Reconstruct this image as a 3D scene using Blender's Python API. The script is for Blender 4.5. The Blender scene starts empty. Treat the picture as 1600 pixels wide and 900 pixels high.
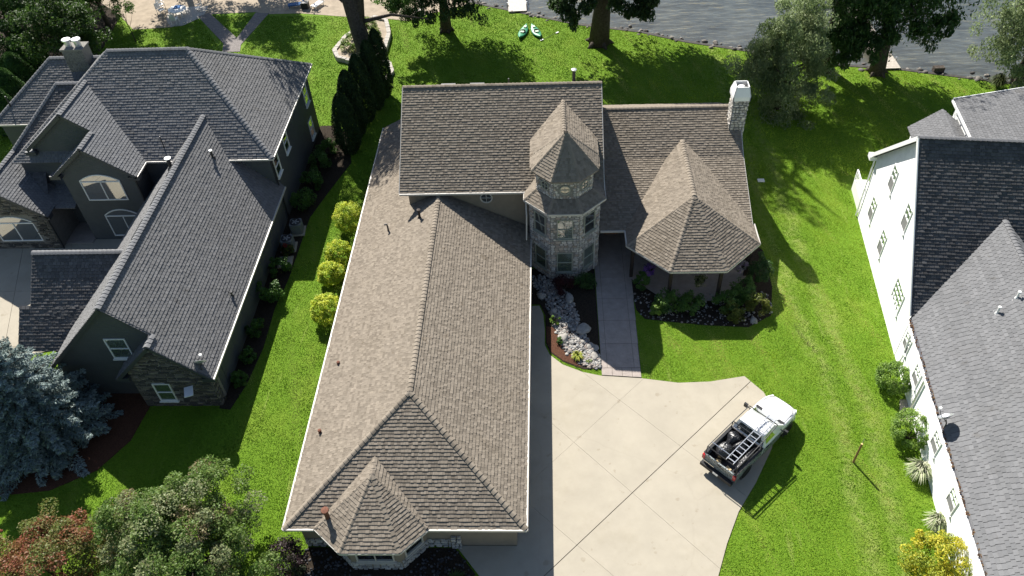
import bpy, math, random
import numpy as np
from mathutils import Vector, Matrix
random.seed(7)
RNG = np.random.default_rng(11)
S = bpy.context.scene
C = S.collection

# ------------------------------------------------------------------ camera
F_PX, PITCH, ROLL, YAW, CAM_H = 1237.9, .78167, .059678, .068359, 38.0
def camera():
    r = Vector((1, 0, 0)); f = Vector((0, math.cos(PITCH), -math.sin(PITCH))); d = Vector((0, -math.sin(PITCH), -math.cos(PITCH)))
    c, s = math.cos(ROLL), math.sin(ROLL)
    right, down = c * r + s * d, -s * r + c * d
    B = Matrix.Rotation(YAW, 3, 'Z')
    right, down, f = B @ right, B @ down, B @ f
    cd = bpy.data.cameras.new('camera'); cam = bpy.data.objects.new('camera', cd); C.objects.link(cam)
    m = Matrix((right, -down, -f)).transposed().to_4x4(); m.translation = (0, 0, CAM_H)
    cam.matrix_world = m
    cd.sensor_width = 36; cd.lens = F_PX / 1600 * 36; cd.clip_end = 3000; cd.clip_start = .5
    S.camera = cam
camera()
# ------------------------------------------------------------------ light
SUN = Vector((.475, -1.02, -1.0)).normalized()
el = math.asin(-SUN.z); az = math.atan2(-SUN.x, -SUN.y)
w = bpy.data.worlds.new('World'); S.world = w; w.use_nodes = True
nt = w.node_tree; bg = nt.nodes['Background']
sky = nt.nodes.new('ShaderNodeTexSky'); sky.sky_type = 'NISHITA'; sky.sun_disc = False
sky.sun_elevation = el; sky.sun_rotation = az; sky.air_density = 1.0; sky.dust_density = .6
nt.links.new(sky.outputs[0], bg.inputs[0]); bg.inputs[1].default_value = .06
sl = bpy.data.lights.new('sun', 'SUN'); sl.energy = 5.0; sl.angle = math.radians(.5); sl.color = (1, .955, .88)
so = bpy.data.objects.new('sun', sl); C.objects.link(so)
so.rotation_euler = SUN.to_track_quat('-Z', 'Y').to_euler(); so.location = (-30, 90, 80)
S.view_settings.view_transform = 'Standard'; S.view_settings.look = 'None'
S.view_settings.exposure = 1.02; S.view_settings.gamma = 1.0
S.cycles.max_bounces = 6; S.cycles.transparent_max_bounces = 12

# ------------------------------------------------------------------ materials
MATS = {}
def mat(name, col=(.5, .5, .5), rough=.8, spec=.3, metal=0., noise=0., nscale=4., bump=0., bscale=30., attr=False,
        dark=None, detail=6., transl=0., coat=0.):
    if name in MATS: return MATS[name]
    m = bpy.data.materials.new(name); m.use_nodes = True; MATS[name] = m
    t = m.node_tree; N = t.nodes; L = t.links; p = N['Principled BSDF']
    p.inputs['Roughness'].default_value = rough; p.inputs['Specular IOR Level'].default_value = spec
    p.inputs['Metallic'].default_value = metal; p.inputs['Coat Weight'].default_value = coat
    tc = N.new('ShaderNodeTexCoord')
    if attr:
        a = N.new('ShaderNodeAttribute'); a.attribute_name = 'Col'; src = a.outputs['Color']
    else:
        r = N.new('ShaderNodeRGB'); r.outputs[0].default_value = (*col, 1); src = r.outputs[0]
    if noise:
        n = N.new('ShaderNodeTexNoise'); n.inputs['Scale'].default_value = nscale; n.inputs['Detail'].default_value = detail
        n.inputs['Roughness'].default_value = .65
        L.new(tc.outputs['Object'], n.inputs['Vector'])
        rp = N.new('ShaderNodeMapRange'); rp.inputs[1].default_value = .3; rp.inputs[2].default_value = .7
        rp.inputs[3].default_value = 1 - noise; rp.inputs[4].default_value = 1 + noise
        L.new(n.outputs['Fac'], rp.inputs[0])
        mx = N.new('ShaderNodeMix'); mx.data_type = 'RGBA'; mx.blend_type = 'MULTIPLY'; mx.inputs[0].default_value = 1
        L.new(src, mx.inputs[6]); L.new(rp.outputs[0], mx.inputs[7]); src = mx.outputs[2]
    L.new(src, p.inputs['Base Color'])
    if bump:
        b = N.new('ShaderNodeBump'); b.inputs['Strength'].default_value = bump; b.inputs['Distance'].default_value = .05
        n2 = N.new('ShaderNodeTexNoise'); n2.inputs['Scale'].default_value = bscale; n2.inputs['Detail'].default_value = 5
        L.new(tc.outputs['Object'], n2.inputs['Vector']); L.new(n2.outputs['Fac'], b.inputs['Height']); L.new(b.outputs[0], p.inputs['Normal'])
    if transl:
        tr = N.new('ShaderNodeBsdfTranslucent'); L.new(src, tr.inputs['Color'])
        ms = N.new('ShaderNodeMixShader'); ms.inputs[0].default_value = transl
        L.new(p.outputs[0], ms.inputs[1]); L.new(tr.outputs[0], ms.inputs[2]); L.new(ms.outputs[0], N['Material Output'].inputs[0])
    return m

def siding(name, col, lap=.16):
    """painted lap siding: saw-tooth relief in height plus slight weathering"""
    m = mat(name, col, .65, .3, noise=.1, nscale=1.3)
    t = m.node_tree; N = t.nodes; L = t.links; p = N['Principled BSDF']
    tc = N.new('ShaderNodeTexCoord'); wv = N.new('ShaderNodeTexWave'); wv.bands_direction = 'Z'; wv.wave_profile = 'SAW'
    wv.inputs['Scale'].default_value = .314 / lap; wv.inputs['Distortion'].default_value = 0
    L.new(tc.outputs['Object'], wv.inputs['Vector'])
    b = N.new('ShaderNodeBump'); b.inputs['Strength'].default_value = .6; b.inputs['Distance'].default_value = .03; b.invert = True
    L.new(wv.outputs['Fac'], b.inputs['Height']); L.new(b.outputs[0], p.inputs['Normal'])
    return m

M_SHING = mat('shingle', rough=.95, spec=.12, attr=True, noise=.08, nscale=9, bump=.15, bscale=60)
M_STONE = mat('fieldstone', rough=.9, spec=.2, attr=True, noise=.22, nscale=12, bump=.5, bscale=25)
M_GROUT = mat('grout', (.22, .21, .19), .95, .1, noise=.15)
M_TAN = mat('tan_stucco', (.24, .2, .15), .9, .15, noise=.08, nscale=2, bump=.1)
M_CREAM = mat('cream_gutter', (.5, .47, .42), .45, .4, noise=.05)
M_MUD = mat('lake_silt', (.6, .56, .47), .95, .1, noise=.35, nscale=.35, bump=.4, bscale=2)
M_SCREEN = mat('window_screen', (.2, .2, .195), .8, .2)
M_WHITE = mat('white_paint', (.78, .78, .76), .5, .4, noise=.04, nscale=3)
M_WSID = siding('white_siding', (.87, .87, .86), .14)
M_DSID = siding('slate_siding', (.078, .084, .088), .17)
M_DTRIM = mat('dark_trim', (.05, .055, .06), .5, .4, noise=.1)
M_DARK = mat('dark_metal', (.025, .025, .028), .5, .5, noise=.2)
M_BROWN = mat('brown_post', (.035, .025, .02), .7, .3, noise=.3)
M_GALV = mat('galvanised', (.6, .62, .64), .35, .5, metal=.7, noise=.15, nscale=8)
M_RUST = mat('rusty_pipe', (.16, .07, .045), .8, .2, noise=.4, nscale=15)
M_WOOD = mat('wood_door', (.25, .12, .05), .55, .4, noise=.3, nscale=6)
M_DECK = mat('weathered_plank', (.42, .38, .33), .85, .2, noise=.2, nscale=5)
M_CONC = mat('concrete', (.365, .33, .265), .92, .15, noise=.08, nscale=.55, bump=.12, bscale=40, detail=12)
M_CONC2 = mat('joint_soil', (.11, .095, .075), .95, .1, noise=.2)
M_STAMP = mat('stamped_concrete', (.33, .285, .255), .85, .2, noise=.14, nscale=2.2, bump=.5, bscale=9)
M_MULCH = mat('bark_mulch', (.095, .045, .028), .95, .1, noise=.5, nscale=16, bump=.9, bscale=28)
M_SOIL = mat('dark_soil', (.035, .027, .02), .95, .1, noise=.5, nscale=12, bump=.8, bscale=25)
M_SAND = mat('beach_sand', (.33, .275, .21), .95, .1, noise=.2, nscale=1.2, bump=.3, bscale=12)
M_ROCK = mat('river_rock', rough=.85, spec=.25, attr=True, noise=.2, nscale=10, bump=.3, bscale=20)
M_BARK = mat('bark', (.075, .063, .053), .95, .1, noise=.45, nscale=6, bump=1., bscale=14)
M_LEAF = mat('leaf', rough=.55, spec=.35, attr=True, transl=.42)
M_NEEDLE = mat('needle', rough=.65, spec=.2, attr=True, transl=.2)
M_BLADE = mat('grass_blade', rough=.6, spec=.25, attr=True, transl=.25)

def weather(m, cracks=.5, stain=.35):
    t = m.node_tree; N = t.nodes; L = t.links; p = N['Principled BSDF']; src = p.inputs['Base Color'].links[0].from_socket; tc = N.new('ShaderNodeTexCoord')
    def mul(src, f, col, lo, hi):
        r = N.new('ShaderNodeMapRange'); r.inputs[1].default_value = lo; r.inputs[2].default_value = hi; L.new(f, r.inputs[0])
        x = N.new('ShaderNodeMix'); x.data_type = 'RGBA'; x.blend_type = 'MULTIPLY'; L.new(r.outputs[0], x.inputs[0]); L.new(src, x.inputs[6]); x.inputs[7].default_value = (*col, 1); return x.outputs[2]
    n = N.new('ShaderNodeTexNoise'); n.inputs['Scale'].default_value = .28; n.inputs['Detail'].default_value = 9; n.inputs['Roughness'].default_value = .7; L.new(tc.outputs['Object'], n.inputs[0])
    src = mul(src, n.outputs[0], (1 - stain * .55, 1 - stain * .6, 1 - stain * .75), .52, .75)
    n3 = N.new('ShaderNodeTexNoise'); n3.inputs['Scale'].default_value = 1.7; n3.inputs['Detail'].default_value = 3; L.new(tc.outputs['Object'], n3.inputs[0])
    src = mul(src, n3.outputs[0], (.85, .83, .8), .66, .72)
    n2 = N.new('ShaderNodeTexNoise'); n2.inputs['Scale'].default_value = .6; n2.inputs['Detail'].default_value = 4; L.new(tc.outputs['Object'], n2.inputs[0])
    va = N.new('ShaderNodeVectorMath'); va.operation = 'ADD'; L.new(tc.outputs['Object'], va.inputs[0]); L.new(n2.outputs['Color'], va.inputs[1])
    v = N.new('ShaderNodeTexVoronoi'); v.feature = 'DISTANCE_TO_EDGE'; v.inputs['Scale'].default_value = .11; L.new(va.outputs[0], v.inputs[0])
    src = mul(src, v.outputs['Distance'], (1, 1, 1), 0, 1)
    r = N.new('ShaderNodeMapRange'); r.inputs[1].default_value = .0; r.inputs[2].default_value = .006; r.inputs[3].default_value = cracks; r.inputs[4].default_value = 0; L.new(v.outputs['Distance'], r.inputs[0])
    x = N.new('ShaderNodeMix'); x.data_type = 'RGBA'; x.blend_type = 'MULTIPLY'; L.new(r.outputs[0], x.inputs[0]); L.new(src, x.inputs[6]); x.inputs[7].default_value = (.35, .33, .3, 1); L.new(x.outputs[2], p.inputs['Base Color'])
weather(M_CONC, .06, .2); weather(M_SHING, 0, .16)

def glass_mat(name, tint=(.018, .024, .026), refl=.3):
    m = bpy.data.materials.new(name); m.use_nodes = True; t = m.node_tree; N = t.nodes; L = t.links
    p = N['Principled BSDF']; p.inputs['Base Color'].default_value = (*tint, 1); p.inputs['Roughness'].default_value = .25
    g = N.new('ShaderNodeBsdfGlossy'); g.inputs['Roughness'].default_value = .015; g.inputs['Color'].default_value = (.9, .93, .92, 1)
    fr = N.new('ShaderNodeLayerWeight'); fr.inputs['Blend'].default_value = .35
    mr = N.new('ShaderNodeMapRange'); mr.inputs[3].default_value = refl; mr.inputs[4].default_value = .9
    L.new(fr.outputs['Facing'], mr.inputs[0])
    tc = N.new('ShaderNodeTexCoord'); nz = N.new('ShaderNodeTexNoise'); nz.inputs['Scale'].default_value = .7
    b = N.new('ShaderNodeBump'); b.inputs['Strength'].default_value = .02; L.new(tc.outputs['Object'], nz.inputs[0]); L.new(nz.outputs[0], b.inputs['Height']); L.new(b.outputs[0], g.inputs['Normal'])
    ms = N.new('ShaderNodeMixShader'); L.new(mr.outputs[0], ms.inputs[0]); L.new(p.outputs[0], ms.inputs[1]); L.new(g.outputs[0], ms.inputs[2])
    L.new(ms.outputs[0], N['Material Output'].inputs[0]); return m
M_GLASS = glass_mat('window_glass'); M_BLIND = glass_mat('window_blind', (.10, .13, .1), .12); M_GREENW = glass_mat('window_green', (.14, .22, .13), .12)
M_CARGLASS = glass_mat('car_glass', (.02, .03, .03), .15)

def ground_mat():
    m = bpy.data.materials.new('lawn_turf'); m.use_nodes = True; t = m.node_tree; N = t.nodes; L = t.links; p = N['Principled BSDF']
    tc = N.new('ShaderNodeTexCoord')
    def nz(sc, det=6, ro=.6, vec=None):
        n = N.new('ShaderNodeTexNoise'); n.inputs['Scale'].default_value = sc; n.inputs['Detail'].default_value = det; n.inputs['Roughness'].default_value = ro
        L.new(vec or tc.outputs['Object'], n.inputs['Vector']); return n.outputs['Fac']
    def mixc(f, a, b):
        x = N.new('ShaderNodeMix'); x.data_type = 'RGBA'; L.new(f, x.inputs[0])
        for i, q in ((6, a), (7, b)):
            if isinstance(q, tuple): x.inputs[i].default_value = (*q, 1)
            else: L.new(q, x.inputs[i])
        return x.outputs[2]
    def rng(f, a, b):
        r = N.new('ShaderNodeMapRange'); r.inputs[1].default_value = a; r.inputs[2].default_value = b; L.new(f, r.inputs[0]); return r.outputs[0]
    mp = N.new('ShaderNodeMapping'); mp.inputs['Scale'].default_value = (1.6, .22, 1); mp.inputs['Rotation'].default_value = (0, 0, math.radians(8)); L.new(tc.outputs['Object'], mp.inputs[0])
    c = mixc(rng(nz(9, 8), .3, .7), (.08, .17, .01), (.155, .26, .019))
    c = mixc(rng(nz(.35, 5), .5, .75), c, (.17, .25, .026))
    c = mixc(rng(nz(.9, 6, .7, mp.outputs[0]), .6, .78), c, (.25, .3, .075))
    # mower and tyre wear running down the right-hand lawn
    sp = N.new('ShaderNodeSeparateXYZ'); L.new(tc.outputs['Object'], sp.inputs[0])
    my = N.new('ShaderNodeMapRange'); my.inputs[1].default_value = 10; my.inputs[2].default_value = 50; L.new(sp.outputs[1], my.inputs[0])
    fc = N.new('ShaderNodeFloatCurve'); cv = fc.mapping.curves[0]; cv.points[0].location = (0, .3); cv.points[1].location = (1, .48)
    for px_, py_ in ((.25, .42), (.5, .74), (.6, .56), (.75, .42)): cv.points.new(px_, py_)
    fc.mapping.update(); L.new(my.outputs[0], fc.inputs['Value'])
    def mth(op, a_, b_):
        q = N.new('ShaderNodeMath'); q.operation = op
        for i_, r_ in ((0, a_), (1, b_)):
            if isinstance(r_, (int, float)): q.inputs[i_].default_value = r_
            else: L.new(r_, q.inputs[i_])
        return q.outputs[0]
    ctr = mth('ADD', mth('MULTIPLY', fc.outputs[0], 2.2), 13.7); wob = mth('MULTIPLY', nz(.35, 4), 2.2); dx = mth('SUBTRACT', mth('SUBTRACT', sp.outputs[0], ctr), wob)
    d1 = mth('MINIMUM', mth('ABSOLUTE', dx, 0), mth('ABSOLUTE', mth('SUBTRACT', dx, 1.7), 0))
    wr = N.new('ShaderNodeMapRange'); wr.inputs[1].default_value = .1; wr.inputs[2].default_value = .75; wr.inputs[3].default_value = .4; wr.inputs[4].default_value = 0; L.new(d1, wr.inputs[0])
    c = mixc(mth('MULTIPLY', wr.outputs[0], rng(nz(2.2, 5), .35, .6)), c, (.33, .34, .12))
    L.new(c, p.inputs['Base Color']); p.inputs['Roughness'].default_value = .9; p.inputs['Specular IOR Level'].default_value = .15
    b = N.new('ShaderNodeBump'); b.inputs['Strength'].default_value = .9; b.inputs['Distance'].default_value = .08
    L.new(nz(16, 6, .7), b.inputs['Height']); L.new(b.outputs[0], p.inputs['Normal'])
    return m
M_LAWN = ground_mat()

def water_mat():
    m = bpy.data.materials.new('lake_water'); m.use_nodes = True; t = m.node_tree; N = t.nodes; L = t.links; N.remove(N['Principled BSDF'])
    tr = N.new('ShaderNodeBsdfTransparent'); tr.inputs[0].default_value = (.92, .94, .93, 1)
    g = N.new('ShaderNodeBsdfGlossy'); g.inputs['Roughness'].default_value = .06
    lw = N.new('ShaderNodeLayerWeight'); lw.inputs['Blend'].default_value = .5
    mr = N.new('ShaderNodeMapRange'); mr.inputs[3].default_value = .02; mr.inputs[4].default_value = .9; L.new(lw.outputs['Fresnel'], mr.inputs[0])
    tc = N.new('ShaderNodeTexCoord'); mp = N.new('ShaderNodeMapping'); mp.inputs['Rotation'].default_value = (0, 0, math.radians(-25)); mp.inputs['Scale'].default_value = (.5, 1.6, 1); L.new(tc.outputs['Object'], mp.inputs[0])
    n = N.new('ShaderNodeTexNoise'); n.inputs['Scale'].default_value = .9; n.inputs['Detail'].default_value = 5; L.new(mp.outputs[0], n.inputs[0])
    b = N.new('ShaderNodeBump'); b.inputs['Strength'].default_value = .8; b.inputs['Distance'].default_value = .3; L.new(n.outputs[0], b.inputs['Height'])
    L.new(b.outputs[0], g.inputs['Normal']); L.new(b.outputs[0], lw.inputs['Normal'])
    ms = N.new('ShaderNodeMixShader'); L.new(mr.outputs[0], ms.inputs[0]); L.new(tr.outputs[0], ms.inputs[1]); L.new(g.outputs[0], ms.inputs[2])
    L.new(ms.outputs[0], N['Material Output'].inputs['Surface'])
    va = N.new('ShaderNodeVolumeAbsorption'); va.inputs[0].default_value = (.35, .68, .8, 1); va.inputs[1].default_value = .06
    L.new(va.outputs[0], N['Material Output'].inputs['Volume'])
    return m
M_WATER = water_mat()

# ------------------------------------------------------------------ mesh helpers
OFF = {}
def V(*a): return Vector(a)
class MB:
    def __init__(s): s.v = []; s.f = []; s.c = []
    def add(s, vs, fs, col=None):
        b = len(s.v); s.v += [tuple(q) for q in vs]; s.f += [tuple(b + i for i in f) for f in fs]
        if col is not None: s.c += [col] * len(vs)
        return s
    def poly(s, pts, col=None): return s.add(pts, [range(len(pts))], col)
    def prism(s, pts, vec, col=None):
        """solid between polygon pts and pts+vec"""
        n = len(pts); vec = Vector(vec); a = [Vector(p) for p in pts]; b = [p + vec for p in a]
        fs = [list(range(n))[::-1], list(range(n, 2 * n))] + [[i, (i + 1) % n, n + (i + 1) % n, n + i] for i in range(n)]
        nn = Vector((0, 0, 0))
        for i in range(n): nn += a[i].cross(a[(i + 1) % n])
        if nn.dot(vec) < 0: fs = [f[::-1] for f in fs]
        return s.add(a + b, fs, col)
    def slab(s, xy, z0, z1, col=None): return s.prism([(x, y, z0) for x, y in xy], (0, 0, z1 - z0), col)
    def box(s, c, sx, sy, sz, rz=0, col=None, R=None):
        M = R or Matrix.Rotation(rz, 3, 'Z'); c = Vector(c)
        vs = [c + M @ Vector((x * sx / 2, y * sy / 2, z * sz / 2)) for z in (-1, 1) for x, y in ((-1, -1), (1, -1), (1, 1), (-1, 1))]
        return s.add(vs, [(3, 2, 1, 0), (4, 5, 6, 7), (0, 1, 5, 4), (1, 2, 6, 5), (2, 3, 7, 6), (3, 0, 4, 7)], col)
    def beam(s, p, q, w, h, col=None, up=(0, 0, 1)):
        p, q = Vector(p), Vector(q); d = (q - p); L = d.length; x = d / L; y = Vector(up).cross(x)
        if y.length < 1e-4: y = Vector((0, 1, 0)).cross(x)
        y.normalize(); z = x.cross(y)
        return s.box((p + q) / 2, L, w, h, R=Matrix((x, y, z)).transposed(), col=col)
    def tube(s, pts, rad, n=8, col=None, cap=True):
        pts = [Vector(p) for p in pts]; rings = []
        if not hasattr(rad, '__len__'): rad = [rad] * len(pts)
        vs = []
        for i, p in enumerate(pts):
            d = (pts[min(i + 1, len(pts) - 1)] - pts[max(i - 1, 0)]).normalized()
            a = d.orthogonal().normalized() if i == 0 else (a - d * a.dot(d)).normalized()
            b = d.cross(a)
            for k in range(n):
                t = 2 * math.pi * k / n; vs.append(p + rad[i] * (math.cos(t) * a + math.sin(t) * b))
        fs = [(i * n + k, i * n + (k + 1) % n, (i + 1) * n + (k + 1) % n, (i + 1) * n + k) for i in range(len(pts) - 1) for k in range(n)]
        if cap: fs += [tuple(range(n))[::-1], tuple(range((len(pts) - 1) * n, len(pts) * n))]
        return s.add(vs, fs, col)
    def lathe(s, c, prof, n=16, col=None, R=None):
        c = Vector(c); M = R or Matrix.Identity(3); vs = []
        for r, z in prof:
            for k in range(n):
                t = 2 * math.pi * k / n; vs.append(c + M @ Vector((r * math.cos(t), r * math.sin(t), z)))
        m = len(prof)
        fs = [(i * n + k, i * n + (k + 1) % n, (i + 1) * n + (k + 1) % n, (i + 1) * n + k) for i in range(m - 1) for k in range(n)]
        if prof[0][0] > 1e-4: fs.append(tuple(range(n))[::-1])
        if prof[-1][0] > 1e-4: fs.append(tuple(range((m - 1) * n, m * n)))
        return s.add(vs, fs, col)
    def build(s, name, m, parent=None, kind=None, smooth=False, off=None):
        o = off if off is not None else (OFF.get(parent.name, (0, 0, 0)) if parent else (0, 0, 0))
        me = bpy.data.meshes.new(name)
        me.from_pydata([(v[0] - o[0], v[1] - o[1], v[2] - o[2]) for v in s.v], [], s.f)
        if s.c:
            at = me.color_attributes.new('Col', 'FLOAT_COLOR', 'POINT')
            at.data.foreach_set('color', np.concatenate([np.array(s.c, dtype=np.float32), np.ones((len(s.c), 1), np.float32)], 1).ravel())
        for mm in (m if isinstance(m, (list, tuple)) else [m]): me.materials.append(mm)
        if smooth: me.polygons.foreach_set('use_smooth', [True] * len(me.polygons))
        me.update(); ob = bpy.data.objects.new(name, me); C.objects.link(ob)
        if parent: ob.parent = parent; OFF[ob.name] = o
        if kind: ob['kind'] = kind
        return ob
def npmesh(name, vs, fs, col, m, parent=None, kind=None, off=(0, 0, 0)):
    me = bpy.data.meshes.new(name); vs = np.asarray(vs, np.float32) - np.array(off, np.float32); fs = np.asarray(fs, np.int32); k = fs.shape[1]
    me.vertices.add(len(vs)); me.vertices.foreach_set('co', vs.ravel())
    me.loops.add(fs.size); me.loops.foreach_set('vertex_index', fs.ravel())
    me.polygons.add(len(fs)); me.polygons.foreach_set('loop_start', np.arange(0, fs.size, k, dtype=np.int32))
    at = me.color_attributes.new('Col', 'FLOAT_COLOR', 'POINT')
    at.data.foreach_set('color', np.concatenate([np.asarray(col, np.float32), np.ones((len(vs), 1), np.float32)], 1).ravel())
    me.materials.append(m); me.update(calc_edges=True); me.validate()
    ob = bpy.data.objects.new(name, me); C.objects.link(ob)
    if parent: ob.parent = parent
    if kind: ob['kind'] = kind
    return ob
def empty(name, loc, rz=0, coords_world=False):
    o = bpy.data.objects.new(name, None); C.objects.link(o); o.location = loc; o.rotation_euler = (0, 0, rz)
    o.empty_display_size = .2
    OFF[o.name] = loc if coords_world else (0, 0, 0)
    return o
def tag(o, label, cat, group=None):
    o['label'] = label; o['category'] = cat
    if group: o['group'] = group
    return o
def struct(o): o['kind'] = 'structure'; return o
def copy_tree(o, parent=None):
    c = o.copy(); C.objects.link(c); c.parent = parent
    for ch in list(o.children): copy_tree(ch, c)
    return c
def offpoly(p, d):
    """inset a convex 2-D polygon (counter-clockwise) by d"""
    n = len(p); out = []
    for i in range(n):
        a, b, c = Vector(p[i - 1]), Vector(p[i]), Vector(p[(i + 1) % n])
        e1, e2 = (b - a).normalized(), (c - b).normalized()
        n1, n2 = Vector((-e1.y, e1.x)), Vector((-e2.y, e2.x)); k = (n1 + n2); k /= max(.2, 1 + n1.dot(n2))
        out.append(tuple(b + k * d))
    return out
def octagon(cx, cy, ap):
    R = ap / math.cos(math.pi / 8)
    return [(cx + R * math.cos(math.radians(22.5 + 45 * k)), cy + R * math.sin(math.radians(22.5 + 45 * k))) for k in range(8)]
def inpoly(xy, poly):
    x, y = xy[:, 0], xy[:, 1]; r = np.zeros(len(xy), bool); n = len(poly)
    for i in range(n):
        x1, y1 = poly[i]; x2, y2 = poly[(i + 1) % n]
        c = ((y1 > y) != (y2 > y)) & (x < (x2 - x1) * (y - y1) / ((y2 - y1) or 1e-9) + x1); r ^= c
    return r

# ------------------------------------------------------------------ building helpers
PAL_TAN = ((.245, .21, .168), (.172, .146, .116))
PAL_SLATE = ((.182, .18, .18), (.158, .157, .157))
PAL_GREY = ((.19, .192, .197), (.165, .168, .174))
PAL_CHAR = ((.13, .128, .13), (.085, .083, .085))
def shingles(mb, poly, expo=.185, w=(.1, .21), pal=PAL_TAN, thick=.042, teeth=.5, lift=0.0, reg=False):
    P = [Vector(p) for p in poly]; n = Vector((0, 0, 0))
    for i in range(len(P)): n += (P[i] - P[0]).cross(P[(i + 1) % len(P)] - P[0])
    n.normalize()
    if n.z < 0: n = -n
    e = Vector((0, 0, 1)).cross(n).normalized(); u = n.cross(e)
    if u.z < 0: u = -u; e = -e
    st = [(p.dot(e), p.dot(u)) for p in P]; d0 = P[0].dot(n)
    tmin, tmax = min(q[1] for q in st), max(q[1] for q in st)
    smin, smax = min(q[0] for q in st), max(q[0] for q in st)
    def iv(t):
        xs = []
        for i in range(len(st)):
            (s1, t1), (s2, t2) = st[i], st[(i + 1) % len(st)]
            if (t1 - t) * (t2 - t) <= 0 and abs(t1 - t2) > 1e-9: xs.append(s1 + (s2 - s1) * (t - t1) / (t2 - t1))
        return (min(xs), max(xs)) if len(xs) > 1 else None
    def pt(s, t, h): return e * s + u * t + n * (d0 + h)
    k = 0; t = tmin; sg = .022 if reg else .006
    while t < tmax - .03:
        t2 = min(t + expo, tmax); a = iv(t + 1e-4); b = iv(t2 - 1e-4)
        if a and b:
            s = smin - random.uniform(0, .4) if not reg else smin - (k % 2) * w[1] / 2 - .01
            row = random.uniform(.95, 1.05)
            while s < smax:
                ww = random.uniform(*w) if not reg else w[1] * random.uniform(.94, 1.06); s2 = s + ww
                A0, A1 = min(max(s + sg, a[0]), a[1]), min(max(s2, a[0]), a[1]); B0, B1 = min(max(s + sg, b[0]), b[1]), min(max(s2, b[0]), b[1])
                s = s2
                if A1 - A0 < .012 and B1 - B0 < .012: continue
                tooth = random.random() < teeth
                th = thick * (1.0 if tooth else .75) * random.uniform(.9, 1.15)
                m = random.uniform(0, .35) if tooth else random.uniform(.45, 1)
                if reg: m = random.random()
                g = random.uniform(.92, 1.08) * row
                col = tuple(g * (pal[0][i] * (1 - m) + pal[1][i] * m) for i in range(3))
                tb = t if tooth or reg else t + .01
                mb.add([pt(A0, tb, th + lift), pt(A1, tb, th + lift), pt(B1, t2 + .02, .006 + lift), pt(B0, t2 + .02, .006 + lift), pt(A0, tb, -.02), pt(A1, tb, -.02)],
                       [(0, 1, 2, 3), (4, 5, 1, 0)], col)
        t += expo; k += 1
def roof(house, polys, mdeck, pal, name='roof', thick=.14, **kw):
    d = MB(); sh = MB()
    for p in polys:
        d.prism(p, (0, 0, -thick)); shingles(sh, p, pal=pal, **kw)
    r = d.build(name, mdeck, house); sh.build('shingles', M_SHING, r, kind='stuff')
    return r
def gutters(house, segs, m, w=.13, h=.13, name='gutter'):
    for p, q in segs: MB().beam(p, q, w, h).build(name, m, house)
_cap = {}
def cap_mesh(pal, L=.34, w=.15, drop=.06):
    key = (pal, L, w)
    if key in _cap: return _cap[key]
    out = []
    for v in range(4):
        mb = MB(); t = random.uniform(0, .8) if v else .1
        col = tuple(pal[0][i] * (1 - t) + pal[1][i] * t for i in range(3)); th = .035
        sec = [(-w, -drop), (-w * .4, -drop * .25), (0, 0), (w * .4, -drop * .25), (w, -drop)]
        a = [V(0, y, z + .05) for y, z in sec]; b = [V(L, y, z + .012) for y, z in sec]
        a2 = [V(0, y, z + .05 - th) for y, z in sec]
        mb.add(a + b + a2, [(i + 1, i, 5 + i, 6 + i) for i in range(4)] + [(i, i + 1, 11 + i, 10 + i) for i in range(4)], col)
        ob = mb.build('tmp', M_SHING); out.append(ob.data); bpy.data.objects.remove(ob)
    _cap[key] = out; return out
def cap_mats(p, q, step):
    p, q = Vector(p), Vector(q); d = (q - p); n = max(1, int(d.length / step)); x = d.normalized()
    y = Vector((0, 0, 1)).cross(x).normalized(); z = x.cross(y); R = Matrix((x, y, z)).transposed().to_4x4()
    for i in range(n):
        m = R.copy(); m.translation = p + d * (i / n); yield m
def ridge_caps(house, lines, pal, step=.28, joined=False, **kw):
    """overlapping ridge tiles, laid from the low (or near) end p up to q"""
    ms = cap_mesh(pal, **kw); off = Vector(OFF[house.name])
    if joined:
        mb = MB()
        for p, q in lines:
            for m in cap_mats(p, q, step):
                me = random.choice(ms); cc = me.color_attributes['Col'].data[0].color
                mb.add([m @ v.co for v in me.vertices], [tuple(f.vertices) for f in me.polygons], tuple(cc)[:3])
        return mb.build('ridge_caps', M_SHING, house, kind='stuff')
    for p, q in lines:
        for m in cap_mats(p, q, step):
            o = bpy.data.objects.new('ridge_cap', random.choice(ms)); C.objects.link(o); o.parent = house
            m.translation -= off; o.matrix_basis = m
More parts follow.
